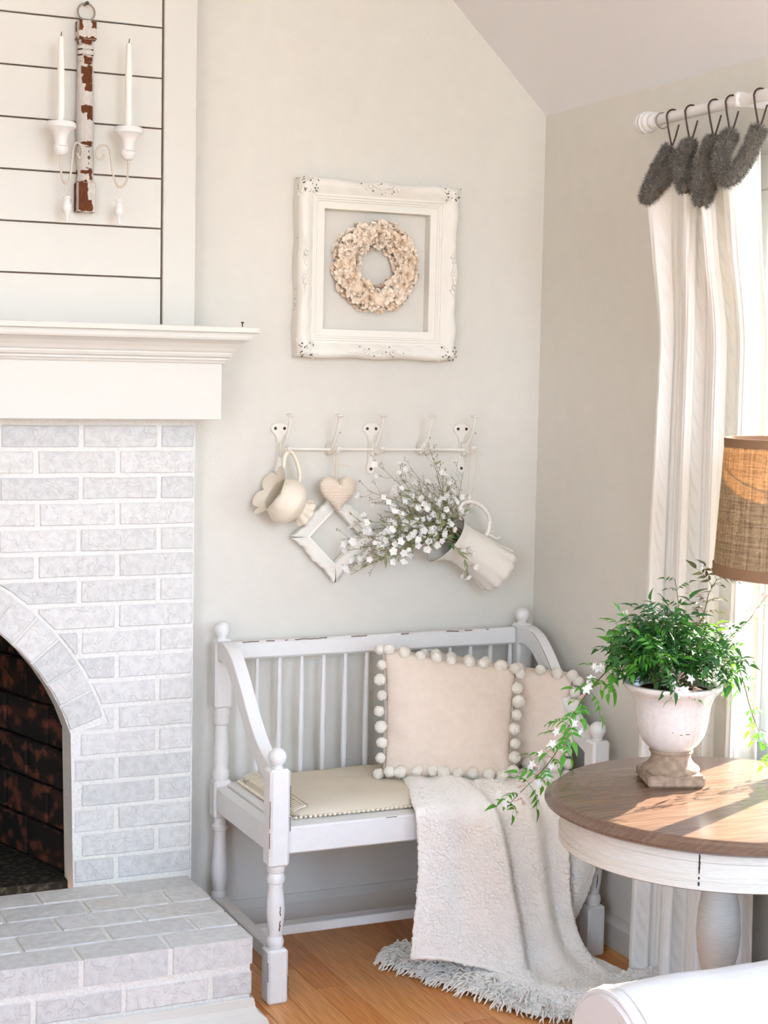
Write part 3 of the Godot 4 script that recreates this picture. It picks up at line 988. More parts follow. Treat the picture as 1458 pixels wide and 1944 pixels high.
func build_cushions() -> void:
	# seat pad with a crocheted border
	var s := thing("seat_cushion", "thin oatmeal linen seat pad with crocheted border on the bench", "cushion", Vector3(-0.548, 0.449, 0.292))
	var hx := 0.413
	var hz := 0.2
	var nf := FastNoiseLite.new()
	nf.seed = 3
	nf.frequency = 4.0
	var pad := func(u: float, vv: float) -> Vector3:
		# u runs round, vv from underside centre over the edge to the top centre
		var a := TAU * u
		var d := Vector2(cos(a), sin(a))
		var e := 1.0 / pow(pow(absf(d.x), 10.0) + pow(absf(d.y), 10.0), 0.1)
		var r := 0.0
		var y := 0.0
		if vv < 0.3:
			r = vv / 0.3
		elif vv < 0.45:
			r = 1.0 + 0.01 * sin((vv - 0.3) / 0.15 * PI)
			y = (vv - 0.3) / 0.15 * 0.012
		else:
			r = 1.0 - (vv - 0.45) / 0.55
			y = 0.012 + 0.019 * (1.0 - pow(1.0 - minf((1.0 - r) * 3.2, 1.0), 2.0)) + 0.003 * nf.get_noise_2d(d.x * r, d.y * r)
		return Vector3(d.x * e * r * hx, y, d.y * e * r * hz)
	put("pad", MB.new().shell(pad, 72, 24).mesh(), mats["seat linen"], s)
	var br := MB.new()
	var nloop := 0
	for side in 4:
		var n := 62 if side % 2 == 0 else 30
		for k in n:
			var f := (k + 0.5) / n * 2.0 - 1.0
			var p := Vector3.ZERO
			if side == 0: p = Vector3(f * hx, 0.006, hz + 0.004)
			elif side == 1: p = Vector3(-hx - 0.006, 0.006, f * hz)
			elif side == 2: p = Vector3(f * hx, 0.006, -hz - 0.004)
			else: p = Vector3(hx + 0.006, 0.006, f * hz)
			br.ball(p, Vector3(0.0058, 0.0045, 0.0058), 6, 4)
			nloop += 1
	put("crochet_border", br.mesh(), mats["cotton trim"], s)
	# flat crochet band lying inside the left edge
	var bd := MB.new()
	for k in 30:
		var z := lerpf(-hz + 0.012, hz - 0.012, k / 29.0)
		bd.tube([Vector3(-hx + 0.006, 0.018, z), Vector3(-hx + 0.02, 0.0255, z + 0.001), Vector3(-hx + 0.036, 0.029, z)], 0.0022, 5)
	bd.tube([Vector3(-hx + 0.037, 0.030, -hz + 0.01), Vector3(-hx + 0.037, 0.031, 0), Vector3(-hx + 0.037, 0.030, hz - 0.01)], 0.003, 6)
	bd.tube([Vector3(-hx + 0.048, 0.031, -hz + 0.01), Vector3(-hx + 0.048, 0.0325, 0), Vector3(-hx + 0.048, 0.031, hz - 0.01)], 0.0022, 6)
	put("crochet_band", bd.mesh(), mats["cotton trim"], s)
	make_pillow("throw_pillow", "blush linen square pillow edged with white pompoms, in front", [Vector3(-0.617, 0.478, 0.285), Vector3(-0.318, 0.476, 0.462), Vector3(-0.226, 0.768, 0.318), Vector3(-0.584, 0.826, 0.195)], 0.062, 7)
	make_pillow("throw_pillow", "blush linen pillow tucked behind, against the bench's right arm", [Vector3(-0.40, 0.478, 0.185), Vector3(-0.118, 0.476, 0.41), Vector3(-0.045, 0.742, 0.335), Vector3(-0.40, 0.79, 0.105)], 0.045, 8)

func make_pillow(called: String, label: String, q: Array, bulge: float, sd: int) -> void:
	# corners: bottom left, bottom right, top right, top left
	var o: Vector3 = (q[0] + q[1]) / 2.0
	var p := thing(called, label, "pillow", o, "pompom pillows on the bench")
	var c := []
	for k in 4:
		c.append(q[k] - o)
	var nrm: Vector3 = ((c[1] - c[0]) as Vector3).cross(c[3] - c[0]).normalized()
	var nf := FastNoiseLite.new()
	nf.seed = sd
	nf.frequency = 1.6
	var point := func(a: float, b: float, side: float) -> Vector3:
		# a, b in -1..1
		var ia := a * (1.0 - 0.05 * (1.0 - b * b))
		var ib := b * (1.0 - 0.05 * (1.0 - a * a))
		var u := (ia + 1.0) / 2.0
		var w := (ib + 1.0) / 2.0
		var e: Vector3 = (c[0] as Vector3).lerp(c[1], u).lerp((c[3] as Vector3).lerp(c[2], u), w)
		var edge := (1.0 - a * a) * (1.0 - b * b)
		var th := bulge * pow(edge, 0.42)
		# gathers that run in from the edges
		var g := 0.0
		g += 0.005 * exp(-absf(1.0 - b) * 5.0) * sin(a * 13.0 + 1.3 * nf.get_noise_2d(a * 2.0, 3.0) * 4.0)
		g += 0.004 * exp(-absf(1.0 - absf(a)) * 6.0) * sin(b * 15.0 + a * 2.0)
		g += 0.008 * nf.get_noise_2d(a + 5.0, b)
		return e + nrm * side * (th + g * minf(edge * 6.0, 1.0))
	var body := MB.new()
	body.open_part()
	body.grid(func(u: float, w: float) -> Vector3: return point.call(u * 2.0 - 1.0, w * 2.0 - 1.0, 1.0), 40, 40)
	body.grid(func(u: float, w: float) -> Vector3: return point.call(u * 2.0 - 1.0, w * 2.0 - 1.0, -1.0), 40, 40, false, 0, true)
	body.close_part()
	put("cover", body.mesh(), mats["pillow linen"], p)
	var cord := MB.new()
	var pom := []
	for k in 3:
		var pm := MB.new()
		var pn := FastNoiseLite.new()
		pn.seed = 40 + k
		pn.frequency = 1.4
		var f := func(u: float, w: float) -> Vector3:
			var a := TAU * u
			var b := PI * (w - 0.5)
			var d := Vector3(cos(a) * cos(b), sin(b), sin(a) * cos(b))
			return d * 0.0165 * (1.0 + 0.16 * pn.get_noise_3dv(d * 1.6) + 0.10 * pn.get_noise_3dv(d * 6.0))
		pm.shell(f, 16, 10)
		pom.append(pm.mesh())
	var round_ := []
	for side in 4:
		var n := 9
		for k in n:
			var f := (k + 0.35) / n * 2.0 - 1.0
			var ab: Vector2 = [Vector2(f, -1), Vector2(1, f), Vector2(-f, 1), Vector2(-1, -f)][side]
			var e: Vector3 = point.call(ab.x, ab.y, 1.0)
			round_.append(e)
			var outw: Vector3 = (e - (c[0] + c[1] + c[2] + c[3]) / 4.0)
			outw = (outw - nrm * outw.dot(nrm)).normalized()
			var drop := Vector3(rnd(-0.004, 0.004), -0.006, rnd(-0.003, 0.003))
			if side == 2:
				drop = Vector3(rnd(-0.006, 0.006), -0.014, 0.0) + nrm * 0.014
			var lift := 0.014 if side == 0 else 0.0
			var pp := e + outw * rnd(0.010, 0.016) + nrm * rnd(0.006, 0.016) + drop + Vector3(0, lift * 0.6, 0)
			if side == 0:
				pp = e + nrm * rnd(0.022, 0.034) + Vector3(rnd(-0.008, 0.008), 0.016 + rnd(0, 0.005), 0)
			put("pompom", pom[rng.randi() % 3], mats["pompom wool"], p, Transform3D(Basis.from_euler(Vector3(rnd(0, 6), rnd(0, 6), rnd(0, 6))).scaled(Vector3.ONE * rnd(0.86, 1.1)), pp))
	round_.append(round_[0])
	cord.tube(round_, 0.0022, 5)
	put("braid", cord.mesh(), mats["pillow linen"], p)

func build_throw() -> void:
	var t := thing("throw_blanket", "cream boucle throw draped over the bench seat onto the floor", "blanket", Vector3(-0.4, 0.0, 0.6))
	var o := Vector3(-0.4, 0.0, 0.6)
	var cell := FastNoiseLite.new()
	cell.seed = 12
	cell.noise_type = FastNoiseLite.TYPE_CELLULAR
	cell.cellular_return_type = FastNoiseLite.RETURN_DISTANCE
	cell.frequency = 1.0
	cell.fractal_type = FastNoiseLite.FRACTAL_NONE
	var wob := FastNoiseLite.new()
	wob.seed = 13
	wob.frequency = 1.0
	var wool: Material = mats["boucle wool"]
	# columns of the drape, left to right; each runs from the seat to the hem
	var left := [
		[Vector3(-0.565, 0.481, 0.3), Vector3(-0.6, 0.479, 0.42), Vector3(-0.64, 0.469, 0.53), Vector3(-0.652, 0.455, 0.578), Vector3(-0.648, 0.37, 0.586), Vector3(-0.652, 0.27, 0.594), Vector3(-0.664, 0.17, 0.602), Vector3(-0.672, 0.092, 0.606)],
		[Vector3(-0.545, 0.491, 0.31), Vector3(-0.56, 0.493, 0.42), Vector3(-0.585, 0.481, 0.545), Vector3(-0.59, 0.46, 0.594), Vector3(-0.59, 0.37, 0.605), Vector3(-0.595, 0.27, 0.612), Vector3(-0.6, 0.17, 0.62), Vector3(-0.605, 0.088, 0.625)],
		[Vector3(-0.52, 0.487, 0.32), Vector3(-0.53, 0.487, 0.43), Vector3(-0.54, 0.477, 0.54), Vector3(-0.545, 0.45, 0.6), Vector3(-0.535, 0.36, 0.6), Vector3(-0.535, 0.26, 0.604), Vector3(-0.54, 0.16, 0.618), Vector3(-0.545, 0.074, 0.64)],
		[Vector3(-0.495, 0.492, 0.33), Vector3(-0.5, 0.494, 0.44), Vector3(-0.505, 0.486, 0.55), Vector3(-0.502, 0.45, 0.612), Vector3(-0.49, 0.35, 0.634), Vector3(-0.48, 0.25, 0.645), Vector3(-0.475, 0.15, 0.66), Vector3(-0.475, 0.058, 0.675)],
		[Vector3(-0.465, 0.497, 0.34), Vector3(-0.468, 0.499, 0.45), Vector3(-0.468, 0.489, 0.565), Vector3(-0.458, 0.45, 0.63), Vector3(-0.445, 0.35, 0.66), Vector3(-0.43, 0.25, 0.675), Vector3(-0.415, 0.13, 0.695), Vector3(-0.402, 0.03, 0.715)],
		[Vector3(-0.45, 0.493, 0.34), Vector3(-0.452, 0.495, 0.45), Vector3(-0.452, 0.479, 0.56), Vector3(-0.44, 0.44, 0.615), Vector3(-0.425, 0.34, 0.64), Vector3(-0.41, 0.24, 0.655), Vector3(-0.395, 0.13, 0.675), Vector3(-0.385, 0.025, 0.69)]]
	var right := [
		[Vector3(-0.5, 0.479, 0.36), Vector3(-0.5, 0.479, 0.45), Vector3(-0.5, 0.471, 0.54), Vector3(-0.49, 0.44, 0.575), Vector3(-0.47, 0.33, 0.59), Vector3(-0.45, 0.2, 0.61), Vector3(-0.43, 0.07, 0.63), Vector3(-0.4, 0.02, 0.7), Vector3(-0.39, 0.014, 0.8)],
		[Vector3(-0.44, 0.489, 0.36), Vector3(-0.43, 0.489, 0.45), Vector3(-0.42, 0.479, 0.55), Vector3(-0.405, 0.44, 0.6), Vector3(-0.385, 0.33, 0.62), Vector3(-0.37, 0.2, 0.635), Vector3(-0.35, 0.08, 0.665), Vector3(-0.325, 0.028, 0.74), Vector3(-0.3, 0.016, 0.84)],
		[Vector3(-0.38, 0.494, 0.36), Vector3(-0.37, 0.494, 0.45), Vector3(-0.355, 0.486, 0.56), Vector3(-0.345, 0.44, 0.625), Vector3(-0.33, 0.33, 0.645), Vector3(-0.315, 0.2, 0.66), Vector3(-0.295, 0.085, 0.69), Vector3(-0.26, 0.03, 0.77), Vector3(-0.22, 0.016, 0.87)],
		[Vector3(-0.33, 0.489, 0.36), Vector3(-0.32, 0.489, 0.45), Vector3(-0.305, 0.479, 0.55), Vector3(-0.295, 0.43, 0.6), Vector3(-0.28, 0.33, 0.612), Vector3(-0.27, 0.2, 0.625), Vector3(-0.25, 0.085, 0.66), Vector3(-0.21, 0.028, 0.74), Vector3(-0.16, 0.016, 0.84)],
		[Vector3(-0.28, 0.492, 0.36), Vector3(-0.27, 0.494, 0.45), Vector3(-0.262, 0.484, 0.56), Vector3(-0.255, 0.44, 0.622), Vector3(-0.245, 0.33, 0.645), Vector3(-0.235, 0.2, 0.65), Vector3(-0.21, 0.09, 0.67), Vector3(-0.17, 0.03, 0.73), Vector3(-0.11, 0.016, 0.81)],
		[Vector3(-0.24, 0.486, 0.36), Vector3(-0.235, 0.486, 0.45), Vector3(-0.232, 0.473, 0.55), Vector3(-0.236, 0.43, 0.592), Vector3(-0.235, 0.33, 0.6), Vector3(-0.225, 0.22, 0.6), Vector3(-0.205, 0.12, 0.61), Vector3(-0.17, 0.045, 0.63), Vector3(-0.12, 0.02, 0.68)],
		[Vector3(-0.2, 0.489, 0.36), Vector3(-0.19, 0.489, 0.45), Vector3(-0.19, 0.479, 0.56), Vector3(-0.19, 0.44, 0.612), Vector3(-0.19, 0.35, 0.63), Vector3(-0.19, 0.26, 0.625), Vector3(-0.2, 0.17, 0.615), Vector3(-0.21, 0.1, 0.6), Vector3(-0.215, 0.055, 0.6)],
		[Vector3(-0.165, 0.484, 0.37), Vector3(-0.155, 0.484, 0.45), Vector3(-0.145, 0.474, 0.56), Vector3(-0.138, 0.44, 0.605), Vector3(-0.138, 0.36, 0.61), Vector3(-0.14, 0.27, 0.61), Vector3(-0.16, 0.19, 0.6), Vector3(-0.19, 0.12, 0.59), Vector3(-0.21, 0.075, 0.59)]]
	# loose yarn loops all over the face, too many to count
	var nub := MB.new()
	var nn := FastNoiseLite.new()
	nn.seed = 21
	nn.frequency = 1.2
	var nf := func(u: float, w: float) -> Vector3:
		var a := TAU * u
		var b := PI * (w - 0.5)
		var d := Vector3(cos(a) * cos(b), sin(b), sin(a) * cos(b))
		return d * (1.0 + 0.3 * nn.get_noise_3dv(d * 1.5))
	nub.shell(nf, 7, 4)
	var nub_mesh := nub.mesh()
	var scatter := func(spots: Array, called: String) -> void:
		var mm := MultiMesh.new()
		mm.transform_format = MultiMesh.TRANSFORM_3D
		mm.mesh = nub_mesh
		mm.instance_count = spots.size()
		for k in spots.size():
			mm.set_instance_transform(k, spots[k])
		var mi := MultiMeshInstance3D.new()
		mi.multimesh = mm
		mi.material_override = mats["wool loop"]
		mi.name = called
		t.add_child(mi, true)
		mi.set_meta("kind", "stuff")
	var sheet := func(cols: Array, part: String, nu: int, nv: int) -> void:
		var fn := func(u: float, w: float) -> Vector3:
			var cross_ := []
			for cc in cols:
				cross_.append(curve_at(cc, w))
			var p: Vector3 = curve_at(cross_, u)
			var e := 0.01
			return p
		var pts := []
		for j in nv + 1:
			var row := []
			for i in nu + 1:
				row.append(fn.call(float(i) / nu, float(j) / nv))
			pts.append(row)
		var bump := func(u: float, w: float) -> Vector3:
			var i := roundi(u * nu)
			var j := roundi(w * nv)
			var p: Vector3 = pts[j][i]
			var du: Vector3 = pts[j][mini(i + 1, nu)] - pts[j][maxi(i - 1, 0)]
			var dv: Vector3 = pts[mini(j + 1, nv)][i] - pts[maxi(j - 1, 0)][i]
			var n := dv.cross(du).normalized()
			var c1 := cell.get_noise_3dv(p * 78.0)
			var d := 0.003 * (-c1) + 0.004 * wob.get_noise_3dv(p * 22.0)
			return p + n * d - o
		var back := func(u: float, w: float) -> Vector3:
			var i := roundi(u * nu)
			var j := roundi(w * nv)
			var p: Vector3 = pts[j][i]
			var du: Vector3 = pts[j][mini(i + 1, nu)] - pts[j][maxi(i - 1, 0)]
			var dv: Vector3 = pts[mini(j + 1, nv)][i] - pts[maxi(j - 1, 0)][i]
			var n := dv.cross(du).normalized()
			var q: Vector3 = p - n * 0.004
			q.y = maxf(q.y, 0.002)
			return q - o
		var mb := MB.new()
		mb.grid(bump, nu, nv, false, 0, false)
		mb.grid(back, nu, nv, false, 0, true)
		# nubbly rolled edges
		for e in 2:
			var edge := []
			for j in range(0, nv + 1, 2):
				edge.append(pts[j][0 if e == 0 else nu] - o + Vector3(rnd(-0.0015, 0.0015), rnd(-0.001, 0.001), rnd(-0.0015, 0.0015)))
			var rad := []
			for j in edge.size():
				rad.append(rnd(0.0042, 0.0066))
			mb.tube(edge, rad, 6)
		var hem := []
		var hr := []
		for i in range(0, nu + 1, 2):
			var q: Vector3 = pts[nv][i] - o + Vector3(rnd(-0.001, 0.001), rnd(-0.001, 0.001), rnd(-0.001, 0.001))
			q.y = maxf(q.y, 0.008)
			hem.append(q)
			hr.append(rnd(0.0045, 0.0068))
		mb.tube(hem, hr, 6)
		put(part, mb.mesh(), wool, t)
		var spots := []
		for k in int(nu * nv * 0.3):
			var i := rng.randi_range(0, nu)
			var j := rng.randi_range(0, nv)
			var p: Vector3 = pts[j][i]
			var du: Vector3 = pts[j][mini(i + 1, nu)] - pts[j][maxi(i - 1, 0)]
			var dv: Vector3 = pts[mini(j + 1, nv)][i] - pts[maxi(j - 1, 0)][i]
			var n := dv.cross(du).normalized()
			if j < nv * 0.12:
				continue
			var r := rnd(0.0022, 0.0048)
			var q := p + n * rnd(0.0005, 0.002) - o + du.normalized() * rnd(-0.003, 0.003) + dv.normalized() * rnd(-0.003, 0.003)
			q.y = maxf(q.y, r)
			spots.append(Transform3D(axis_frame(q, n, du.rotated(n, rnd(0, 3))).basis.scaled_local(Vector3(r * 1.5, r * 0.7, r * 1.1)), q))
		scatter.call(spots, part + "_loops")
	sheet.call(right, "under_layer", 170, 230)
	sheet.call(left, "top_layer", 120, 210)
	# the end that lies on the floor, its curl, and the fringe
	var rim := [Vector3(-0.60, 0, 0.34), Vector3(-0.655, 0, 0.40), Vector3(-0.64, 0, 0.47), Vector3(-0.605, 0, 0.55), Vector3(-0.572, 0, 0.63), Vector3(-0.54, 0, 0.71), Vector3(-0.505, 0, 0.79), Vector3(-0.478, 0, 0.87), Vector3(-0.40, 0, 0.93), Vector3(-0.28, 0, 0.98), Vector3(-0.14, 0, 1.0), Vector3(0.0, 0, 0.99)]
	var inner := [Vector3(-0.50, 0, 0.36), Vector3(-0.50, 0, 0.45), Vector3(-0.49, 0, 0.53), Vector3(-0.47, 0, 0.6), Vector3(-0.44, 0, 0.65), Vector3(-0.41, 0, 0.69), Vector3(-0.37, 0, 0.72), Vector3(-0.33, 0, 0.74), Vector3(-0.28, 0, 0.76), Vector3(-0.2, 0, 0.78), Vector3(-0.12, 0, 0.77), Vector3(-0.03, 0, 0.76)]
	var lie := func(u: float, w: float) -> Vector3:
		var a: Vector3 = curve_at(rim, u)
		var b: Vector3 = curve_at(inner, u)
		var p := a.lerp(b, w)
		var hgt := 0.010 + 0.026 * smoothstep(0.0, 0.5, w) + 0.016 * sin(w * 9.0 + u * 5.0) * w * (1.0 - w) * 2.0
		hgt += 0.022 * exp(-pow((u - 0.55) / 0.05, 2.0)) * exp(-pow((w - 0.7) / 0.22, 2.0))
		hgt += 0.016 * exp(-pow((w - 0.45 - 0.1 * sin(u * 7.0)) / 0.1, 2.0)) * smoothstep(0.45, 0.7, u)
		p.y = hgt + 0.006 * wob.get_noise_3dv(p * 24.0)
		p.y += 0.003 * (-cell.get_noise_3dv(p * 78.0))
		p.y = maxf(p.y, 0.003)
		return p - o
	var fl := MB.new()
	fl.grid(lie, 260, 66, false, 0, false)
	put("floor_end", fl.mesh(), wool, t)
	var fsp := []
	for k in 5200:
		var q: Vector3 = lie.call(rng.randf(), rng.randf()) + Vector3(0, rnd(0.0, 0.003), 0)
		var r := rnd(0.0022, 0.0048)
		fsp.append(Transform3D(Basis.from_euler(Vector3(rnd(-0.4, 0.4), rnd(0, 6), rnd(-0.4, 0.4))).scaled_local(Vector3(r * 1.5, r * 0.85, r)), q))
	scatter.call(fsp, "floor_end_loops")
	var fr := MB.new()
	for k in 420:
		var u := rnd(0.0, 0.93)
		var a: Vector3 = curve_at(rim, u)
		var b: Vector3 = curve_at(inner, u)
		var w := pow(rnd(0.0, 1.0), 2.0) * 0.55
		var s := a.lerp(b, w)
		s.y = 0.014 + 0.02 * smoothstep(0.0, 0.5, w) + rnd(0.0, 0.01)
		var d := (a - b).normalized()
		d = d.rotated(Vector3.UP, rnd(-0.9, 0.9))
		var l := rnd(0.02, 0.042)
		var p := [s - o]
		for i in range(1, 5):
			var f := i / 4.0
			p.append(s - o + d * l * f + Vector3(rnd(-0.004, 0.004), 0.012 * sin(f * PI) * rnd(0.0, 1.0) - (s.y - 0.005) * f * (1.0 if w < 0.12 else 0.0), rnd(-0.004, 0.004)))
		fr.tube(p, [0.0022, 0.003, 0.002, 0.0026, 0.0012], 5)
	put("fringe", fr.mesh(), wool, t).set_meta("kind", "stuff")

func build_armchair() -> void:
	var a := thing("armchair", "white slipcovered armchair with piped rolled arm beside the table", "armchair", Vector3(-0.55, 0, 2.5))
	var m: Material = mats["slipcover"]
	var nf := FastNoiseLite.new()
	nf.seed = 77
	nf.frequency = 2.4
	for s in 2:
		# section of an arm: upright side, rolled top
		var zc := -0.405 if s == 0 else 0.405
		var sec := PackedVector2Array()
		sec.append(Vector2(-0.095, 0.1))
		for k in 17:
			var an := PI + 0.25 - (PI + 0.5) * k / 16.0
			sec.append(Vector2(cos(an) * 0.118, 0.478 + sin(an) * 0.112))
		sec.append(Vector2(0.095, 0.1))
		var arm := MB.new()
		var fn := func(u: float, w: float) -> Vector3:
			var f := u * (sec.size() - 1)
			var i := mini(int(f), sec.size() - 2)
			var q := sec[i].lerp(sec[i + 1], f - i)
			var x := lerpf(-0.48, 0.44, w)
			# soft shoulder at the front, shallow dents along the top
			var e := 1.0 - 0.045 * pow(1.0 - minf(w / 0.05, 1.0), 2.0)
			var d := 0.007 * nf.get_noise_3d(x * 2.0, q.x * 3.0, q.y * 2.0)
			return Vector3(x, 0.4 + (q.y - 0.4) * e + d, zc + q.x * e + d)
		arm.grid(fn, 60, 60, false, 0, false)
		put("arm", arm.mesh(), m, a)
		var face := PackedVector2Array()
		for q in sec:
			face.append(Vector2(q.x * 0.955, 0.4 + (q.y - 0.4) * 0.955))
		put("front_panel", MB.new().prism(face, 0.45, 0.487, 0.006, Transform3D(Basis(Vector3(0, 0, 1), Vector3(0, 1, 0), Vector3(-1, 0, 0)), Vector3(0, 0, zc))).mesh(), m, a)
		var welt := []
		for k in 49:
			var f := k / 48.0 * (sec.size() - 1)
			var i := mini(int(f), sec.size() - 2)
			var q := sec[i].lerp(sec[i + 1], f - i)
			welt.append(Vector3(-0.478, 0.4 + (q.y - 0.4) * 0.962, zc + q.x * 0.962))
		put("piping", MB.new().tube(welt, 0.0048, 8).mesh(), m, a)
		var w2 := []
		for q in welt:
			w2.append(Vector3(q.x + 0.018, 0.4 + (q.y - 0.4) * 1.035, zc + (q.z - zc) * 1.035))
		put("seam", MB.new().tube(w2, 0.0022, 6).mesh(), m, a)
	put("seat_base", MB.new().box(Vector3(-0.02, 0.235, 0), Vector3(0.86, 0.27, 0.62), 0.02).mesh(), m, a)
	put("seat_cushion", MB.new().box(Vector3(-0.06, 0.42, 0), Vector3(0.8, 0.12, 0.6), 0.035).mesh(), m, a)
	put("backrest", MB.new().box(Vector3(0.37, 0.52, 0), Vector3(0.17, 0.72, 0.98), 0.05, Transform3D(Basis(Vector3.FORWARD, 0.06), Vector3.ZERO)).mesh(), m, a)
	for x in [-0.4, 0.36]:
		for z in [-0.4, 0.4]:
			put("leg", MB.new().lathe([Vector2(0.018, 0), Vector2(0.028, 0.11)], 12, at(x, 0, z)).mesh(), mats["worn wood"], a)

func build_table() -> void:
	var c := Vector3(-0.41, 0, 1.535)
	var t := thing("round_table", "round pedestal table with weathered brown top and limed white apron", "table", c)
	var top := [Vector2(0, 0.692), Vector2(0.349, 0.692), Vector2(0.361, 0.694), Vector2(0.3695, 0.699), Vector2(0.370, 0.704), Vector2(0.363, 0.709), Vector2(0.3575, 0.711), Vector2(0.3555, 0.7125), Vector2(0.3545, 0.716), Vector2(0.351, 0.719), Vector2(0.343, 0.72), Vector2(0, 0.72)]
	put("tabletop", MB.new().lathe(top, 96).mesh(), mats["table wood"], t)
	var ap := [Vector2(0.3240, 0.615), Vector2(0.3330, 0.615), Vector2(0.3380, 0.618), Vector2(0.3380, 0.63), Vector2(0.3350, 0.6315), Vector2(0.3350, 0.6345), Vector2(0.3385, 0.636), Vector2(0.3385, 0.645), Vector2(0.3350, 0.647), Vector2(0.3340, 0.67), Vector2(0.3360, 0.672), Vector2(0.3360, 0.6885), Vector2(0.3240, 0.6885), Vector2(0.3240, 0.615)]
	put("apron", MB.new().lathe(ap, 96).mesh(), mats["limed paint"], t)
	var ped := [Vector2(0.0410, 0.06), Vector2(0.0451, 0.12), Vector2(0.0328, 0.2), Vector2(0.0295, 0.27), Vector2(0.0410, 0.3), Vector2(0.0410, 0.315), Vector2(0.0295, 0.325), Vector2(0.0328, 0.345), Vector2(0.0426, 0.385), Vector2(0.0463, 0.43), Vector2(0.0435, 0.475), Vector2(0.0344, 0.52), Vector2(0.0287, 0.56), Vector2(0.0369, 0.575), Vector2(0.0600, 0.6), Vector2(0.0600, 0.688)]
	put("pedestal", MB.new().lathe(ped, 36).mesh(), mats["limed paint"], t)
	for k in 3:
		var a := TAU * k / 3.0 + 0.5
		var d := Vector3(cos(a), 0, sin(a))
		put("foot", MB.new().tube(smooth_path([d * 0.03 + Vector3(0, 0.14, 0), d * 0.12 + Vector3(0, 0.12, 0), d * 0.2 + Vector3(0, 0.06, 0), d * 0.27 + Vector3(0, 0.03, 0)], 4), [0.034, 0.034, 0.033, 0.032, 0.03, 0.03, 0.029, 0.028, 0.027, 0.027, 0.028, 0.029, 0.03], 10).mesh(), mats["limed paint"], t)
	# black run of stain down the apron
	var dir := Vector3(-0.684, 0, 0.729).normalized()
	var mk := MB.new()
	var pts := []
	for k in 8:
		var y := lerpf(0.686, 0.648, k / 7.0)
		pts.append(dir * 0.3358 + Vector3(rnd(-0.0004, 0.0004), y, 0))
	mk.tube(pts, [0.0012, 0.0018, 0.0015, 0.0019, 0.0014, 0.0018, 0.0012, 0.0008], 6)
	for y in [0.641, 0.631, 0.6285]:
		mk.ball(dir * 0.3383 + Vector3(0, y, 0), Vector3(0.002, 0.003, 0.002), 8, 5)
	put("stain_mark", mk.mesh(), mats["nail"], t).set_meta("label", "thin black run down the white apron")

func build_lamp() -> void:
	var l := thing("table_lamp", "table lamp with burlap drum shade on white block base", "lamp", Vector3(-0.203, 0.72, 1.512))
	var turn := Basis(Vector3.UP, deg_to_rad(-22))
	put("base", MB.new().box(Vector3(0, 0.017, 0), Vector3(0.10, 0.034, 0.10), 0.004, Transform3D(turn, Vector3.ZERO)).mesh(), mats["white paint"], l)
	put("column", MB.new().lathe([Vector2(0.035, 0.033), Vector2(0.035, 0.05), Vector2(0.018, 0.06), Vector2(0.022, 0.1), Vector2(0.03, 0.18), Vector2(0.026, 0.26), Vector2(0.015, 0.34), Vector2(0.018, 0.36), Vector2(0.012, 0.37), Vector2(0.008, 0.47)], 24).mesh(), mats["white paint"], l)
	var ro0 := 0.192
	var ro1 := 0.177
	var y0 := 0.45
	var y1 := 0.737
	var sh := MB.new()
	var fn := func(u: float, w: float) -> Vector3:
		var a := TAU * u
		var r := lerpf(ro0, ro1, w)
		return Vector3(cos(a) * r, lerpf(y0, y1, w), sin(a) * r)
	sh.grid(fn, 96, 12, true)
	var so := put("shade", sh.mesh(), mats["burlap"], l)
	for s in [[y0 - 0.002, y0 + 0.022, ro0], [y1 - 0.017, y1 + 0.001, ro1]]:
		var bd := MB.new()
		var bf := func(u: float, w: float) -> Vector3:
			var a := TAU * u
			var prof: Vector2 = [Vector2(s[2] + 0.0012, s[0]), Vector2(s[2] + 0.0016, s[1]), Vector2(s[2] - 0.002, s[1]), Vector2(s[2] - 0.002, s[0]), Vector2(s[2] + 0.0012, s[0])][roundi(w * 4)]
			return Vector3(cos(a) * prof.x, prof.y, sin(a) * prof.x)
		bd.shell(bf, 96, 4, -1)
		put("band", bd.mesh(), mats["burlap band"], so)
	var sp := MB.new()
	for k in 3:
		var a := TAU * k / 3.0
		sp.tube([Vector3(0, y1 - 0.04, 0), Vector3(cos(a) * (ro1 - 0.002), y1 - 0.012, sin(a) * (ro1 - 0.002))], 0.0018, 6)
	sp.tube([Vector3(0, 0.45, 0), Vector3(0, y1 - 0.03, 0)], 0.004, 8)
	put("shade_carrier", sp.mesh(), mats["iron wire"], l)

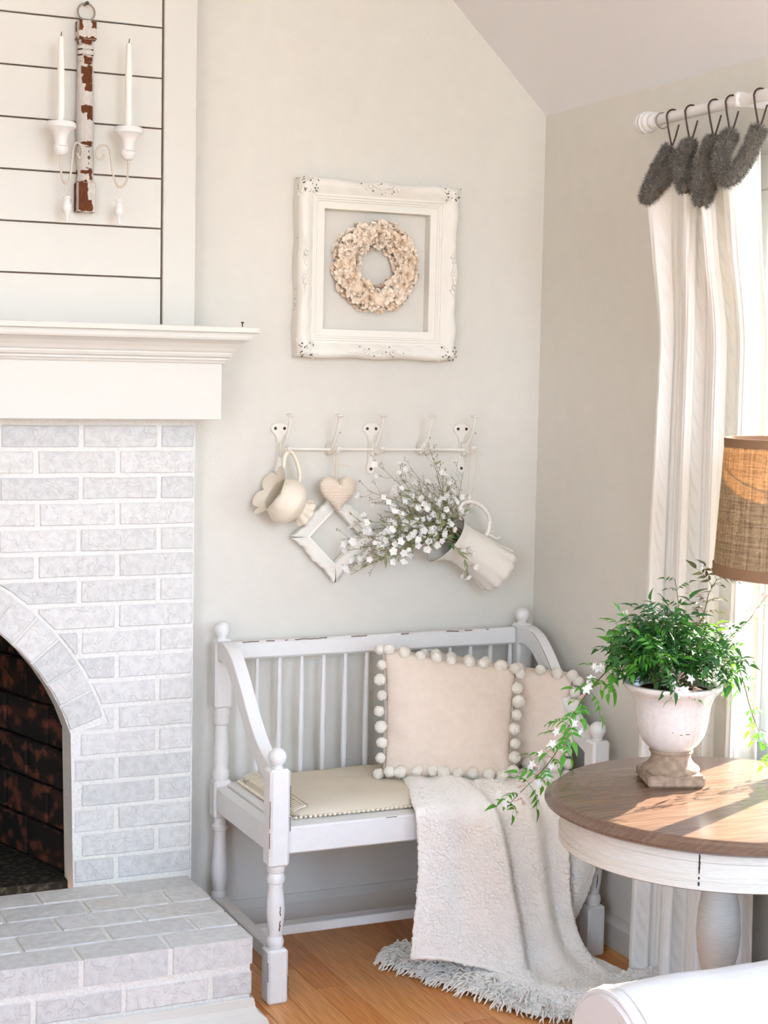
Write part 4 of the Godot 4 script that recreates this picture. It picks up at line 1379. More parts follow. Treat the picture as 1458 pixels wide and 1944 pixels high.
func build_urn() -> void:
	var p := thing("urn_planter", "white glazed urn planter on bare clay foot, standing on table", "planter", Vector3(-0.452, 0.72, 1.402))
	var k := 1.0
	var bowl := [Vector2(0.0, 0.066), Vector2(0.030, 0.066), Vector2(0.046, 0.074), Vector2(0.060, 0.088), Vector2(0.070, 0.106), Vector2(0.0755, 0.128), Vector2(0.078, 0.15), Vector2(0.081, 0.17), Vector2(0.087, 0.186), Vector2(0.096, 0.197), Vector2(0.1025, 0.203), Vector2(0.1045, 0.208), Vector2(0.1035, 0.2135), Vector2(0.098, 0.215), Vector2(0.090, 0.212), Vector2(0.084, 0.204), Vector2(0.08, 0.19), Vector2(0.076, 0.17), Vector2(0.0, 0.165)]
	put("bowl", MB.new().lathe(bowl, 64).mesh(), mats["white glaze"], p)
	var foot := [Vector2(0.0, 0.024), Vector2(0.06, 0.024), Vector2(0.062, 0.03), Vector2(0.060, 0.035), Vector2(0.052, 0.040), Vector2(0.045, 0.048), Vector2(0.042, 0.056), Vector2(0.043, 0.063), Vector2(0.047, 0.068), Vector2(0.045, 0.073), Vector2(0.0, 0.073)]
	put("foot", MB.new().lathe(foot, 48).mesh(), mats["weathered clay"], p)
	put("plinth", MB.new().box(Vector3(0, 0.013, 0), Vector3(0.122, 0.026, 0.122), 0.005, Transform3D(Basis(Vector3.UP, deg_to_rad(-20)), Vector3.ZERO)).mesh(), mats["weathered clay"], p)
	var nf := FastNoiseLite.new()
	nf.seed = 8
	nf.frequency = 40.0
	var soil := func(u: float, w: float) -> Vector3:
		var a := TAU * u
		var r := w * 0.082
		var y := 0.196 + 0.012 * (1.0 - w * w) + 0.006 * nf.get_noise_2d(cos(a) * r, sin(a) * r)
		return Vector3(cos(a) * r, y, sin(a) * r)
	put("soil", MB.new().grid(soil, 48, 16, true, 0, true).mesh(), mats["soil"], p)
	var ch := MB.new()
	for q in [[-2.35, 0.15, 0.0022, 0.0028], [-2.15, 0.151, 0.0026, 0.0024], [-1.2, 0.118, 0.006, 0.0012], [-1.0, 0.117, 0.004, 0.001], [-0.75, 0.122, 0.0014, 0.0014], [-2.3, 0.107, 0.0014, 0.0014], [-2.6, 0.13, 0.001, 0.001], [-1.6, 0.128, 0.001, 0.001]]:
		# angles measured so that the marks face the room
		var a: float = q[0] + PI - 0.25
		var y: float = q[1]
		var r := 0.0755 + (y - 0.128) * 0.11 if y > 0.128 else 0.07 + (y - 0.106) * 0.25
		var d := Vector3(cos(a), 0, -sin(a) * -1.0)
		ch.ball(d * (r - 0.0003) + Vector3(0, y, 0), Vector3(q[2], q[3], 0.0006), 8, 5, Basis(d.cross(Vector3.UP).normalized(), Vector3.UP, d))
	put("glaze_chip", ch.mesh(), mats["worn wood"], p)

func build_curtain() -> void:
	# rod with turned finial
	var rod := thing("curtain_rod", "white curtain rod with turned finial above the window", "curtain rod", Vector3(-0.1, 2.228, 0.7))
	put("pole", MB.new().lathe([Vector2(0.0135, 0.03), Vector2(0.0135, 2.5)], 20, Transform3D(Basis(Vector3.RIGHT, PI / 2), Vector3.ZERO)).mesh(), mats["white paint"], rod)
	var fin := [Vector2(0.0, -0.052), Vector2(0.012, -0.05), Vector2(0.021, -0.043), Vector2(0.0245, -0.034), Vector2(0.0225, -0.031), Vector2(0.0265, -0.026), Vector2(0.0275, -0.019), Vector2(0.024, -0.015), Vector2(0.028, -0.011), Vector2(0.0285, -0.003), Vector2(0.0245, 0.001), Vector2(0.0265, 0.006), Vector2(0.024, 0.014), Vector2(0.018, 0.018), Vector2(0.021, 0.026), Vector2(0.0215, 0.034), Vector2(0.017, 0.041), Vector2(0.0, 0.043)]
	put("finial", MB.new().lathe(fin, 28, Transform3D(Basis(Vector3.RIGHT, PI / 2), Vector3.ZERO)).mesh(), mats["white paint"], rod)
	put("bracket", MB.new().box(Vector3(0.05, -0.004, 0.385), Vector3(0.1, 0.02, 0.018), 0.004).box(Vector3(0.0965, -0.01, 0.385), Vector3(0.007, 0.07, 0.03), 0.002).box(Vector3(0.0, 0.002, 0.385), Vector3(0.034, 0.034, 0.02), 0.006).mesh(), mats["white paint"], rod)
	put("ring", MB.new().tube(arc(Vector3(0, -0.004, 0.062), Vector3(0, 1, 0), Vector3(1, 0, 0), 0.0195, 0, TAU, 22), 0.0018, 6).mesh(), mats["iron wire"], rod)
	# dark hooks over the rod
	var hz := [0.806, 0.885, 0.981, 1.049, 1.157]
	for k in 5:
		var h := thing("curtain_hook", ["dark bronze curtain hook nearest the rod's finial", "second dark bronze curtain hook from the finial", "middle dark bronze curtain hook of the five", "fourth dark bronze curtain hook from the finial", "dark bronze curtain hook farthest from the finial"][k], "hook", Vector3(-0.1, 2.228, hz[k]), "bronze curtain hooks")
		var pts := []
		for i in 11:
			var a := lerpf(PI * 1.02, 0.35, i / 10.0)
			pts.append(Vector3(cos(a) * 0.017, sin(a) * 0.017 + 0.0, 0.004 * i / 10.0))
		pts.push_front(Vector3(-0.011, -0.03, 0.0))
		pts.push_front(Vector3(-0.002, -0.062, 0.0))
		pts.push_front(Vector3(0.002, -0.07, 0.001))
		pts.push_front(Vector3(0.008, -0.05, 0.004))
		pts.push_front(Vector3(0.012, -0.02, 0.012))
		put("wire", MB.new().tube(smooth_path(pts, 3), 0.0023, 8).mesh(), mats["bronze hook"], h)
	# knitted panel under a fur heading that loops between the hooks
	var o := Vector3(-0.1, 0.0, 0.95)
	var cu := thing("curtain", "cream cable-knit curtain with grey fur heading at the window", "curtain", o)
	var head := [Vector3(-0.135, 2.105, 0.802), Vector3(-0.172, 2.032, 0.815), Vector3(-0.14, 2.09, 0.865), Vector3(-0.102, 2.158, 0.886), Vector3(-0.15, 2.10, 0.93), Vector3(-0.165, 2.045, 0.968), Vector3(-0.12, 2.10, 0.97), Vector3(-0.102, 2.155, 0.982), Vector3(-0.15, 2.09, 1.015), Vector3(-0.172, 2.005, 1.045), Vector3(-0.14, 2.08, 1.05), Vector3(-0.104, 2.16, 1.052), Vector3(-0.15, 2.10, 1.085), Vector3(-0.165, 2.045, 1.135), Vector3(-0.14, 2.09, 1.165), Vector3(-0.105, 2.165, 1.165)]
	head.push_front(Vector3(-0.102, 2.160, 0.808))
	var n_fold := 4.0
	var knit := func(s: float, y: float) -> float:
		# cables, ribs and moss between them; s runs along the cloth in metres
		var q := fposmod(s, 0.092)
		if q < 0.03:
			var b := sin(q / 0.03 * PI)
			var tw := 0.5 + 0.5 * sin(TAU * (y / 0.055) + (q / 0.03 - 0.5) * 4.2)
			return 0.0072 * b * (0.3 + 0.7 * tw)
		if q < 0.036 or q > 0.086:
			return -0.002
		var r := fposmod(q - 0.036, 0.0125) / 0.0125
		var rib := 0.0038 * sin(r * PI)
		return rib * (0.75 + 0.25 * sin(TAU * y / 0.012))
	var base := func(u: float, w: float) -> Vector3:
		var top := curve_at(head, u)
		var y := lerpf(2.04, 0.016, pow(w, 1.0))
		# lower folds: deep rounded pleats
		var ph := u * n_fold * TAU
		var swing := -cos(ph) * 0.5 + 0.2 * sin(2.0 * ph + 0.4)
		var zt := lerpf(0.742, 1.16, u)
		var zb := lerpf(0.672, 1.20, u)
		var z := lerpf(zt, zb, pow(w, 1.3)) + 0.008 * sin(2.0 * ph)
		var amp := lerpf(0.036, 0.05, w)
		var x := -0.078 - swing * amp - 0.006 * sin(w * 3.0 + u * 5.0)
		var low := Vector3(x, y, z)
		var f := smoothstep(0.0, 0.2, w)
		top.y -= 0.012 + w * 0.9
		return Vector3(lerpf(top.x, low.x, f), lerpf(minf(top.y, 2.16), low.y, smoothstep(0.0, 0.10, w)), lerpf(top.z, low.z, f))
	var nu := 360
	var nv := 420
	var rows := []
	for j in nv + 1:
		var row := PackedVector3Array()
		for i in nu + 1:
			row.append(base.call(float(i) / nu, pow(float(j) / nv, 1.15)))
		rows.append(row)
	var ref: PackedVector3Array = rows[nv / 2]
	var arc_s := PackedFloat32Array([0.0])
	for i in nu:
		arc_s.append(arc_s[i] + ref[i].distance_to(ref[i + 1]))
	var fn := func(u: float, w: float) -> Vector3:
		var i := roundi(u * nu)
		var j := roundi(w * nv)
		var p: Vector3 = rows[j][i]
		var du: Vector3 = rows[j][mini(i + 1, nu)] - rows[j][maxi(i - 1, 0)]
		var dv: Vector3 = rows[mini(j + 1, nv)][i] - rows[maxi(j - 1, 0)][i]
		var n := du.cross(dv).normalized()
		var am := smoothstep(0.03, 0.12, w)
		return p + n * knit.call(arc_s[i], p.y) * am - o
	put("panel", MB.new().grid(fn, nu, nv, false, 0, true).mesh(), mats["knit cotton"], cu)
	# hems
	for e in 2:
		var pts := []
		for j in range(6, nv + 1, 4):
			pts.append(rows[j][0 if e == 0 else nu] - o)
		put("hem", MB.new().tube(pts, 0.0032, 6).mesh(), mats["knit cotton"], cu)
	# fur: a soft core and its hairs
	var path := smooth_path(head, 7)
	var core := []
	var cr := []
	for i in path.size():
		core.append(path[i] - o + Vector3(0, -0.008, 0))
		cr.append(0.0175 if i > 0 and i < path.size() - 1 else 0.009)
	var fo := put("fur_heading", MB.new().tube(core, cr, 10).mesh(), mats["fur"], cu)
	fo.set_meta("label", "grey fur heading")
	var hair := MB.new()
	hair.tinted = true
	for k in 42000:
		var f := rnd(0.0, core.size() - 1.001)
		var i := int(f)
		var c: Vector3 = (core[i] as Vector3).lerp(core[i + 1], f - i)
		var d: Vector3 = (core[i + 1] - core[i]).normalized()
		var s := d.cross(Vector3(rnd(-1, 1), rnd(-1, 1), rnd(-1, 1))).normalized()
		var root := c + s * 0.016
		var dir := (s * 0.75 + d * rnd(-1.0, 1.0) + Vector3(rnd(-0.4, 0.4), rnd(-0.8, 0.2), rnd(-0.4, 0.4))).normalized()
		var l := rnd(0.008, 0.015)
		var side := dir.cross(Vector3(rnd(-1, 1), rnd(-1, 1), rnd(-1, 1))).normalized() * 0.0005
		var g: float = [0.08, 0.15, 0.24, 0.36][rng.randi() % 4]
		hair.tint = Color(g * 1.03, g * 0.97, g * 0.88)
		hair.tri(root - side, root + side, root + dir * l)
	var hm := mat("fur hair", Color.WHITE, 0.9, 0.2)
	hm.vertex_color_use_as_albedo = true
	put("fur_hair", hair.mesh(), hm, fo).set_meta("kind", "stuff")

func arc(c: Vector3, ax: Vector3, ay: Vector3, r: float, a0: float, a1: float, n: int) -> Array:
	var out := []
	for k in n + 1:
		var a := lerpf(a0, a1, float(k) / n)
		out.append(c + (ax * cos(a) + ay * sin(a)) * r)
	return out

func build_picture_frame() -> void:
	var c := Vector3(-0.55, 1.866, 0.0)
	var f := thing("picture_frame", "large square white ornate frame, chipped, hung empty around the wreath", "frame", c)
	f.rotation.z = -0.002
	var hx := 0.243
	var hy := 0.246
	# section: distance in from the outer edge, height off the wall
	var sec := [Vector2(0.0, 0.001), Vector2(0.0, 0.04), Vector2(0.003, 0.052), Vector2(0.012, 0.0585), Vector2(0.022, 0.058), Vector2(0.032, 0.051), Vector2(0.041, 0.045), Vector2(0.047, 0.0445), Vector2(0.049, 0.041), Vector2(0.0535, 0.041), Vector2(0.056, 0.0375), Vector2(0.0595, 0.0375), Vector2(0.061, 0.0345), Vector2(0.080, 0.033), Vector2(0.081, 0.03), Vector2(0.081, 0.001), Vector2(0.0, 0.001)]
	for side in 4:
		var long_ := hx if side % 2 == 0 else hy
		var other := hy if side % 2 == 0 else hx
		var fn := func(u: float, w: float) -> Vector3:
			var i := roundi(w * (sec.size() - 1))
			var q: Vector2 = sec[i]
			var s := u * 2.0 - 1.0
			# serpentine outer lip with scrolled swellings
			var lip := 0.0045 * cos(s * PI * 3.0) * clampf((0.03 - q.x) / 0.03, 0.0, 1.0) * (1.0 if i > 1 and i < 15 else 0.5)
			var along := s * (long_ - q.x)
			var outw := other - q.x + lip * (1.0 - absf(s) * 0.2)
			var z := q.y + 0.003 * cos(s * PI * 6.0) * (1.0 if i >= 2 and i <= 5 else 0.0)
			var p := Vector3(along, outw, z)
			return p.rotated(Vector3.BACK, -PI / 2 * side)
		put("moulding", MB.new().grid(fn, 60, sec.size() - 1, false, 0, true, [1, 6, 7, 8, 9, 10, 11, 12, 13, 14, 15]).mesh(), mats["trim frame"], f)
	# carved leaf sprays at the corners and the middles of the sides
	var spray := MB.new()
	for k in 7:
		var a := lerpf(-1.25, 1.25, k / 6.0)
		var d := Vector3(sin(a), -cos(a), 0)
		spray.ball(d * 0.017 + Vector3(0, 0, 0.0595 - 0.006 * absf(a)), Vector3(0.0055, 0.014, 0.004), 8, 6, Basis(Vector3.BACK, a))
		spray.ball(d * 0.033 + Vector3(0, 0, 0.054 - 0.009 * absf(a)), Vector3(0.004, 0.008, 0.003), 8, 6, Basis(Vector3.BACK, a))
	spray.ball(Vector3(0, 0.0, 0.06), Vector3(0.007, 0.007, 0.005), 10, 6)
	for s in [-1.0, 1.0]:
		spray.tube(arc(Vector3(s * 0.022, -0.022, 0.056), Vector3(s, -0.6, 0).normalized(), Vector3(0.6 * s, 1, 0).normalized(), 0.0065, -2.6, 2.2, 12), 0.0024, 6)
		spray.tube(smooth_path([Vector3(s * 0.022, -0.016, 0.056), Vector3(s * 0.036, -0.032, 0.056), Vector3(s * 0.05, -0.049, 0.055)], 4), [0.003, 0.0032, 0.003, 0.0028, 0.0025, 0.0021, 0.0017, 0.0013, 0.0008], 6)
	var sm := spray.mesh()
	var flat_spray := MB.new()
	for k in 9:
		var e := k / 4.0 - 1.0
		flat_spray.ball(Vector3(e * 0.05, -0.006 - 0.004 * cos(e * 6.0), 0.056), Vector3(0.009, 0.0045, 0.004), 8, 6, Basis(Vector3.BACK, e * 0.9))
	for q in [-1.0, 1.0]:
		flat_spray.tube(smooth_path([Vector3(q * 0.045, -0.01, 0.056), Vector3(q * 0.075, -0.004, 0.056), Vector3(q * 0.1, -0.009, 0.055)], 4), [0.003, 0.003, 0.003, 0.0028, 0.0026, 0.0022, 0.0018, 0.0012, 0.0008], 6)
	for s in [[-1.0, 1.0], [1.0, 1.0], [1.0, -1.0], [-1.0, -1.0]]:
		var ang := atan2(-s[0], s[1])
		put("corner_spray", sm, mats["trim frame"], f, Transform3D(Basis(Vector3.BACK, ang), Vector3(s[0] * (hx - 0.016), s[1] * (hy - 0.016), -0.003)))
	for k in 4:
		var d := Vector3(0, 1, 0).rotated(Vector3.BACK, -PI / 2 * k)
		put("side_spray", flat_spray.mesh(), mats["trim frame"], f, Transform3D(Basis(Vector3.BACK, -PI / 2 * k), d * ((hy if k % 2 == 0 else hx) - 0.010) + Vector3(0, 0, 0.004)))
	# chips where the paint has come off
	var ch := MB.new()
	for s in [[-1.0, 1.0, 22], [1.0, 1.0, 22], [1.0, -1.0, 14], [-1.0, -1.0, 22]]:
		for k in s[2]:
			var p := Vector3(s[0] * (hx - rnd(0.0, 0.05)), s[1] * (hy - rnd(0.0, 0.04)), 0.057 + rnd(-0.002, 0.004))
			ch.ball(p, Vector3(rnd(0.001, 0.0042), rnd(0.0008, 0.0022), 0.0022), 6, 4, Basis(Vector3.BACK, rnd(0, 3)))
	for k in 26:
		var top := k % 2 == 0
		ch.ball(Vector3(rnd(-0.075, 0.075), (hy - rnd(0.006, 0.034)) * (1.0 if top else -1.0), 0.058 + rnd(-0.001, 0.003)), Vector3(rnd(0.001, 0.0036), rnd(0.0007, 0.0018), 0.002), 6, 4, Basis(Vector3.BACK, rnd(-0.6, 0.6)))
	for k in 12:
		ch.ball(Vector3(-hx, rnd(-hy, hy), rnd(0.012, 0.035)), Vector3(0.0012, 0.0012, 0.0014), 6, 4)
	put("paint_chips", ch.mesh(), mats["dark chip"], f).set_meta("kind", "stuff")
	# wreath of paper flowers on the wall inside the frame
	var w := thing("flower_wreath", "round wreath of cream paper roses inside the big frame", "wreath", Vector3(-0.549, 1.880, 0.0))
	var ringp := arc(Vector3(0, 0, 0.028), Vector3.RIGHT, Vector3.UP, 0.092, 0, TAU, 40)
	ringp.pop_back()
	put("ring", MB.new().tube(ringp, 0.026, 10, true).mesh(), mats["paper petal deep"], w)
	var roses := []
	for k in 4:
		roses.append(rose_mesh(k))
	var spots := []
	for row in [[0.123, 0.018, 28, 1.15], [0.112, 0.042, 27, 0.62], [0.092, 0.052, 23, 0.0], [0.070, 0.044, 18, -0.6], [0.058, 0.022, 13, -1.15]]:
		for k in row[2]:
			var a: float = TAU * (k + rnd(-0.25, 0.25) + row[3]) / row[2]
			var rad := Vector3(cos(a), sin(a), 0)
			var p: Vector3 = rad * (row[0] + rnd(-0.006, 0.006)) + Vector3(0, 0, row[1] + rnd(-0.005, 0.006))
			var nn := (rad * sin(row[3]) + Vector3(0, 0, cos(row[3])) + Vector3(rnd(-0.3, 0.3), rnd(-0.3, 0.3), rnd(-0.1, 0.2))).normalized()
			var xf := axis_frame(p, nn, Vector3(rnd(-1, 1), rnd(-1, 1), 0.1))
			var s := rnd(0.75, 1.2) if row[1] > 0.03 else rnd(0.75, 1.0)
			if rng.randf() < 0.25:
				s *= 0.72
			put("flower", roses[rng.randi() % 4], mats["paper petal"] if rng.randf() < 0.7 else mats["paper petal deep"], w, Transform3D(xf.basis.scaled(Vector3.ONE * s), p))

func rose_mesh(kind: int) -> ArrayMesh:
	# petals set in rings round the local y axis; radius about 0.018
	var mb := MB.new()
	var rings: Array = [
		[[6, 0.017, 0.35, 0.004, 0.010], [5, 0.013, 0.75, 0.005, 0.009], [4, 0.008, 1.15, 0.005, 0.007], [3, 0.004, 1.4, 0.004, 0.005]],
		[[7, 0.017, 0.25, 0.003, 0.0085], [6, 0.012, 0.6, 0.004, 0.0075], [5, 0.007, 1.05, 0.004, 0.005]],
		[[9, 0.016, 0.3, 0.003, 0.0055], [8, 0.0125, 0.65, 0.004, 0.005], [6, 0.008, 1.0, 0.004, 0.004], [4, 0.004, 1.3, 0.004, 0.003]],
		[[5, 0.018, 0.4, 0.005, 0.0125], [4, 0.012, 0.85, 0.006, 0.0105], [3, 0.006, 1.25, 0.005, 0.006]]][kind]
	for r in rings.size():
		var q: Array = rings[r]
		for k in q[0]:
			var a: float = TAU * (k + 0.5 * r) / q[0] + rnd(-0.12, 0.12)
			var ln: float = q[1] * rnd(0.9, 1.1) + 0.004
			var tilt: float = q[2] + rnd(-0.12, 0.12)
			var wd: float = q[4]
			var cup: float = q[3]
			var fn := func(u: float, w: float) -> Vector3:
				var s := u * 2.0 - 1.0
				var prof := sin(clampf(w * 0.86 + 0.12, 0.0, 1.0) * PI) * 0.5 + 0.5 * sqrt(w)
				var x := s * wd * prof
				var z := w * ln
				var y := cup * s * s + 0.003 * w * w - 0.0035 * smoothstep(0.75, 1.0, w)
				var p := Vector3(x, y, z).rotated(Vector3.RIGHT, -tilt)
				return p.rotated(Vector3.UP, a) + Vector3(0, -0.004, 0)
			mb.grid(fn, 4, 4)
	return mb.mesh()

func build_hook_rail() -> void:
	var h := thing("hook_rail", "white cast-iron rail of five coat hooks on the wall", "hook rail", Vector3(-0.54, 1.364, 0.0))
	var o := Vector3(-0.54, 1.364, 0.0)
	var m: Material = mats["enamel"]
	var hx := [-0.827, -0.681, -0.548, -0.396, -0.258]
	put("rod", MB.new().tube([Vector3(-0.832, 1.366, 0.034) - o, Vector3(-0.54, 1.364, 0.034) - o, Vector3(-0.228, 1.362, 0.034) - o], 0.0042, 10).mesh(), m, h)
	for k in 5:
		var x: float = hx[k]
		var mb := MB.new()
		var off := Vector3(x, 1.364, 0) - o
		# upper prong rising to a mushroom knob
		var up := smooth_path([Vector3(0, -0.004, 0.03), Vector3(0, 0.012, 0.04), Vector3(0, 0.03, 0.058), Vector3(0, 0.055, 0.075), Vector3(0.001, 0.078, 0.083), Vector3(0.001, 0.093, 0.085)], 5)
		var pts := []
		var rad := []
		for i in up.size():
			pts.append(up[i] + off)
			rad.append(lerpf(0.0062, 0.0036, float(i) / (up.size() - 1)))
		mb.tube(pts, rad, 10)
		mb.lathe([Vector2(0.0036, 0.0), Vector2(0.006, 0.004), Vector2(0.0115, 0.0065), Vector2(0.013, 0.009), Vector2(0.0105, 0.0115), Vector2(0.004, 0.0135), Vector2(0, 0.014)], 16, Transform3D(Basis(Vector3.RIGHT, 0.12), off + Vector3(0.001, 0.089, 0.085)))
		# lower prong: short, curling up at its broad tip
		var lo := smooth_path([Vector3(0, 0.004, 0.03), Vector3(0, -0.006, 0.045), Vector3(0, -0.009, 0.062), Vector3(0, 0.0, 0.08), Vector3(0, 0.008, 0.086)], 5)
		pts = []
		rad = []
		for i in lo.size():
			pts.append(lo[i] + off)
			rad.append(lerpf(0.0065, 0.0058, float(i) / (lo.size() - 1)))
		mb.tube(pts, rad, 10)
		mb.ball(off + Vector3(0, 0.006, 0.085), Vector3(0.0085, 0.006, 0.0075), 12, 8)
		var ho := put("hook", mb.mesh(), m, h)
		if k % 2 == 0:
			# wall plate: two-screw oval, narrow waist, tail with one screw
			var out := PackedVector2Array()
			var right := [Vector2(0.0, 0.074), Vector2(0.012, 0.073), Vector2(0.021, 0.069), Vector2(0.0265, 0.061), Vector2(0.026, 0.052), Vector2(0.019, 0.044), Vector2(0.011, 0.036), Vector2(0.0078, 0.02), Vector2(0.0075, 0.0), Vector2(0.0085, -0.03), Vector2(0.012, -0.048), Vector2(0.0135, -0.058), Vector2(0.010, -0.069), Vector2(0.0, -0.074)]
			for q in right:
				out.append(q)
			for i in range(right.size() - 2, 0, -1):
				out.append(Vector2(-right[i].x, right[i].y))
			put("wall_plate", MB.new().prism(out, 0.0005, 0.0085, 0.003, Transform3D(Basis(), off)).box(off + Vector3(0, 0, 0.02), Vector3(0.014, 0.04, 0.03), 0.005).mesh(), m, ho)
			for q in [Vector2(-0.0135, 0.058), Vector2(0.0135, 0.058), Vector2(0.0, -0.057)]:
				put("screw", MB.new().lathe([Vector2(0.0046, 0.0), Vector2(0.0044, 0.0015), Vector2(0.0025, 0.0028), Vector2(0.0, 0.003)], 12, Transform3D(Basis(Vector3.RIGHT, PI / 2), off + Vector3(q.x, q.y, 0.008))).mesh(), mats["screw"], ho)
		else:
			put("wall_plate", MB.new().box(off + Vector3(0, 0, 0.0175), Vector3(0.014, 0.03, 0.034), 0.004).mesh(), m, ho)
	var chip := MB.new()
	for q in [Vector3(-0.672, 1.413, 0.073), Vector3(-0.388, 1.398, 0.062), Vector3(-0.249, 1.412, 0.075)]:
		chip.ball(q - o, Vector3(0.001, 0.0035, 0.0012), 6, 4, Basis(Vector3.BACK, -0.5))
	put("paint_chips", chip.mesh(), mats["nail"], h)

func build_hung_things() -> void:
	# --- small scalloped creamer hung by its handle
	var foot := Vector3(-0.774, 1.188, 0.088)
	var ax := Vector3(-0.855, 0.505, 0.06).normalized()
	var p := thing("cream_pitcher", "small cream pitcher with petal rim hanging from first hook", "pitcher", foot)
	var fr := axis_frame(Vector3.ZERO, ax, Vector3.BACK)
	fr.basis = fr.basis.scaled_local(Vector3(1.16, 1.08, 1.16))
	var prof := [[0.0, 0.018, 0.0, 0.0], [0.0, 0.03, 0.006, 0.0], [0.003, 0.0345, 0.006, 0.0], [0.012, 0.032, 0.006, 0.0], [0.021, 0.024, 0.003, 0.0], [0.026, 0.024, 0.0, 0.0], [0.034, 0.036, 0.0, 0.0], [0.046, 0.049, 0.0, 0.0], [0.06, 0.056, 0.0, 0.0], [0.074, 0.0555, 0.0, 0.0], [0.087, 0.049, 0.001, 0.0], [0.096, 0.043, 0.002, 0.0], [0.104, 0.0425, 0.004, 0.002], [0.112, 0.048, 0.008, 0.006], [0.118, 0.056, 0.013, 0.01], [0.1205, 0.0585, 0.015, 0.011], [0.1195, 0.056, 0.014, 0.011], [0.111, 0.0455, 0.008, 0.006], [0.103, 0.039, 0.003, 0.0], [0.09, 0.043, 0.0, 0.0], [0.07, 0.052, 0.0, 0.0], [0.04, 0.04, 0.0, 0.0], [0.034, 0.0, 0.0, 0.0]]
	var body := func(u: float, w: float) -> Vector3:
		var f := w * (prof.size() - 1)
		var i := mini(int(f), prof.size() - 2)
		var k := f - i
		var a := TAU * u
		var pet := absf(cos(a * 3.0))
		pet = 1.0 - pow(1.0 - pet, 1.6)
		var foot_pet := absf(cos(a * 4.0))
		var sc: float = lerpf(prof[i][2], prof[i + 1][2], k)
		var lf: float = lerpf(prof[i][3], prof[i + 1][3], k)
		var r: float = lerpf(prof[i][1], prof[i + 1][1], k) + sc * ((pet if w > 0.4 else foot_pet) - 0.6)
		var y: float = lerpf(prof[i][0], prof[i + 1][0], k) + lf * (pet - 0.5)
		return fr * Vector3(cos(a) * r, y, sin(a) * r)
	put("body", MB.new().shell(body, 72, 66).mesh(), mats["cream bisque"], p)
	var hd := smooth_path([Vector3(-0.848, 1.292, 0.085), Vector3(-0.843, 1.322, 0.083), Vector3(-0.838, 1.347, 0.079), Vector3(-0.824, 1.361, 0.076), Vector3(-0.810, 1.35, 0.076), Vector3(-0.798, 1.322, 0.078), Vector3(-0.793, 1.295, 0.08), Vector3(-0.797, 1.277, 0.083)], 5)
	var hp := []
	for q in hd:
		hp.append(q - foot)
	put("handle", MB.new().tube(hp, 0.0062, 10).mesh(), mats["cream bisque"], p)
	# --- small white frame hung cornerwise behind the heart
	var c := Vector3(-0.664, 1.119, 0.016)
	var d := thing("small_frame", "small white square frame hung by its corner behind the heart", "frame", c)
	var sec := [Vector2(0.0, 0.0), Vector2(0.0, 0.016), Vector2(0.004, 0.021), Vector2(0.012, 0.022), Vector2(0.03, 0.017), Vector2(0.036, 0.018), Vector2(0.038, 0.012), Vector2(0.038, 0.0), Vector2(0.0, 0.0)]
	for side in 4:
		var fn := func(u: float, w: float) -> Vector3:
			var q: Vector2 = sec[roundi(w * (sec.size() - 1))]
			var s := u * 2.0 - 1.0
			var lip := (0.003 * cos(s * PI * 2.0) + 0.0018 * cos(s * 19.0)) * clampf((0.02 - q.x) / 0.02, 0.0, 1.0)
			return Vector3(s * (0.0915 - q.x), 0.0915 - q.x + lip, q.y).rotated(Vector3.BACK, -PI / 2 * side + PI / 4)
		put("moulding", MB.new().grid(fn, 40, sec.size() - 1, false, 0, true, [1, 4, 5, 6, 7]).mesh(), mats["trim frame"], d)
	put("hanging_cord", MB.new().tube([Vector3(-0.668, 1.245, 0.03) - c, Vector3(-0.672, 1.30, 0.045) - c, Vector3(-0.679, 1.358, 0.062) - c], 0.0014, 6).mesh(), mats["twine"], d)
	# --- crocheted heart
	var hc := Vector3(-0.672, 1.247, 0.062)
	var hh := thing("crochet_heart", "stuffed beige crochet heart hanging from second hook", "heart", hc)
	var heart := func(u: float, w: float) -> Vector3:
		var a := TAU * u
		var b := PI * (w - 0.5)
		var hx := 0.0034 * 16.0 * pow(sin(a), 3.0)
		var hy := 0.0036 * (13.0 * cos(a) - 5.0 * cos(2.0 * a) - 2.0 * cos(3.0 * a) - cos(4.0 * a))
		var r := cos(b)
		hx = lerpf(0.05 * sin(a), hx, r)
		hy = lerpf(0.05 * cos(a), hy, r)
		var z := 0.024 * sin(b) * (1.0 + 0.0 * r)
		var py := hy * r + 0.004 * (1.0 - r)
		var knit := 0.0013 * sin(py * 760.0) + 0.0006 * sin(hx * r * 1100.0 + floorf(py * 143.0) * 1.7)
		var k := 1.0 + knit / 0.04
		return Vector3(hx * r * k, py * k, z + signf(z) * knit * smoothstep(0.0, 0.4, absf(sin(b))))
	put("body", MB.new().shell(heart, 120, 60).mesh(), mats["crochet yarn"], hh)
	var st := MB.new()
	for s in [-1.0, 1.0]:
		st.tube(smooth_path([Vector3(-0.674 + 0.002 * s, 1.263, 0.064) - hc, Vector3(-0.679 + 0.006 * s, 1.31, 0.066) - hc, Vector3(-0.682 + 0.007 * s, 1.35, 0.066) - hc, Vector3(-0.681 + 0.004 * s, 1.372, 0.066) - hc], 4), 0.0013, 6)
	st.tube(smooth_path([Vector3(-0.672, 1.319, 0.066) - hc, Vector3(-0.66, 1.322, 0.068) - hc, Vector3(-0.64, 1.317, 0.072) - hc], 4), 0.0012, 6)
	put("hanging_string", st.mesh(), mats["twine"], hh)
	# --- ironstone jug on a string
	var jb := Vector3(-0.170, 1.012, 0.098)
	var jx := Vector3(-0.838, 0.546, 0.0).normalized()
	var j := thing("ironstone_jug", "glossy cream jug with curled handle hanging tilted from last hook", "jug", jb)
	var jf := axis_frame(Vector3.ZERO, jx, Vector3.BACK)
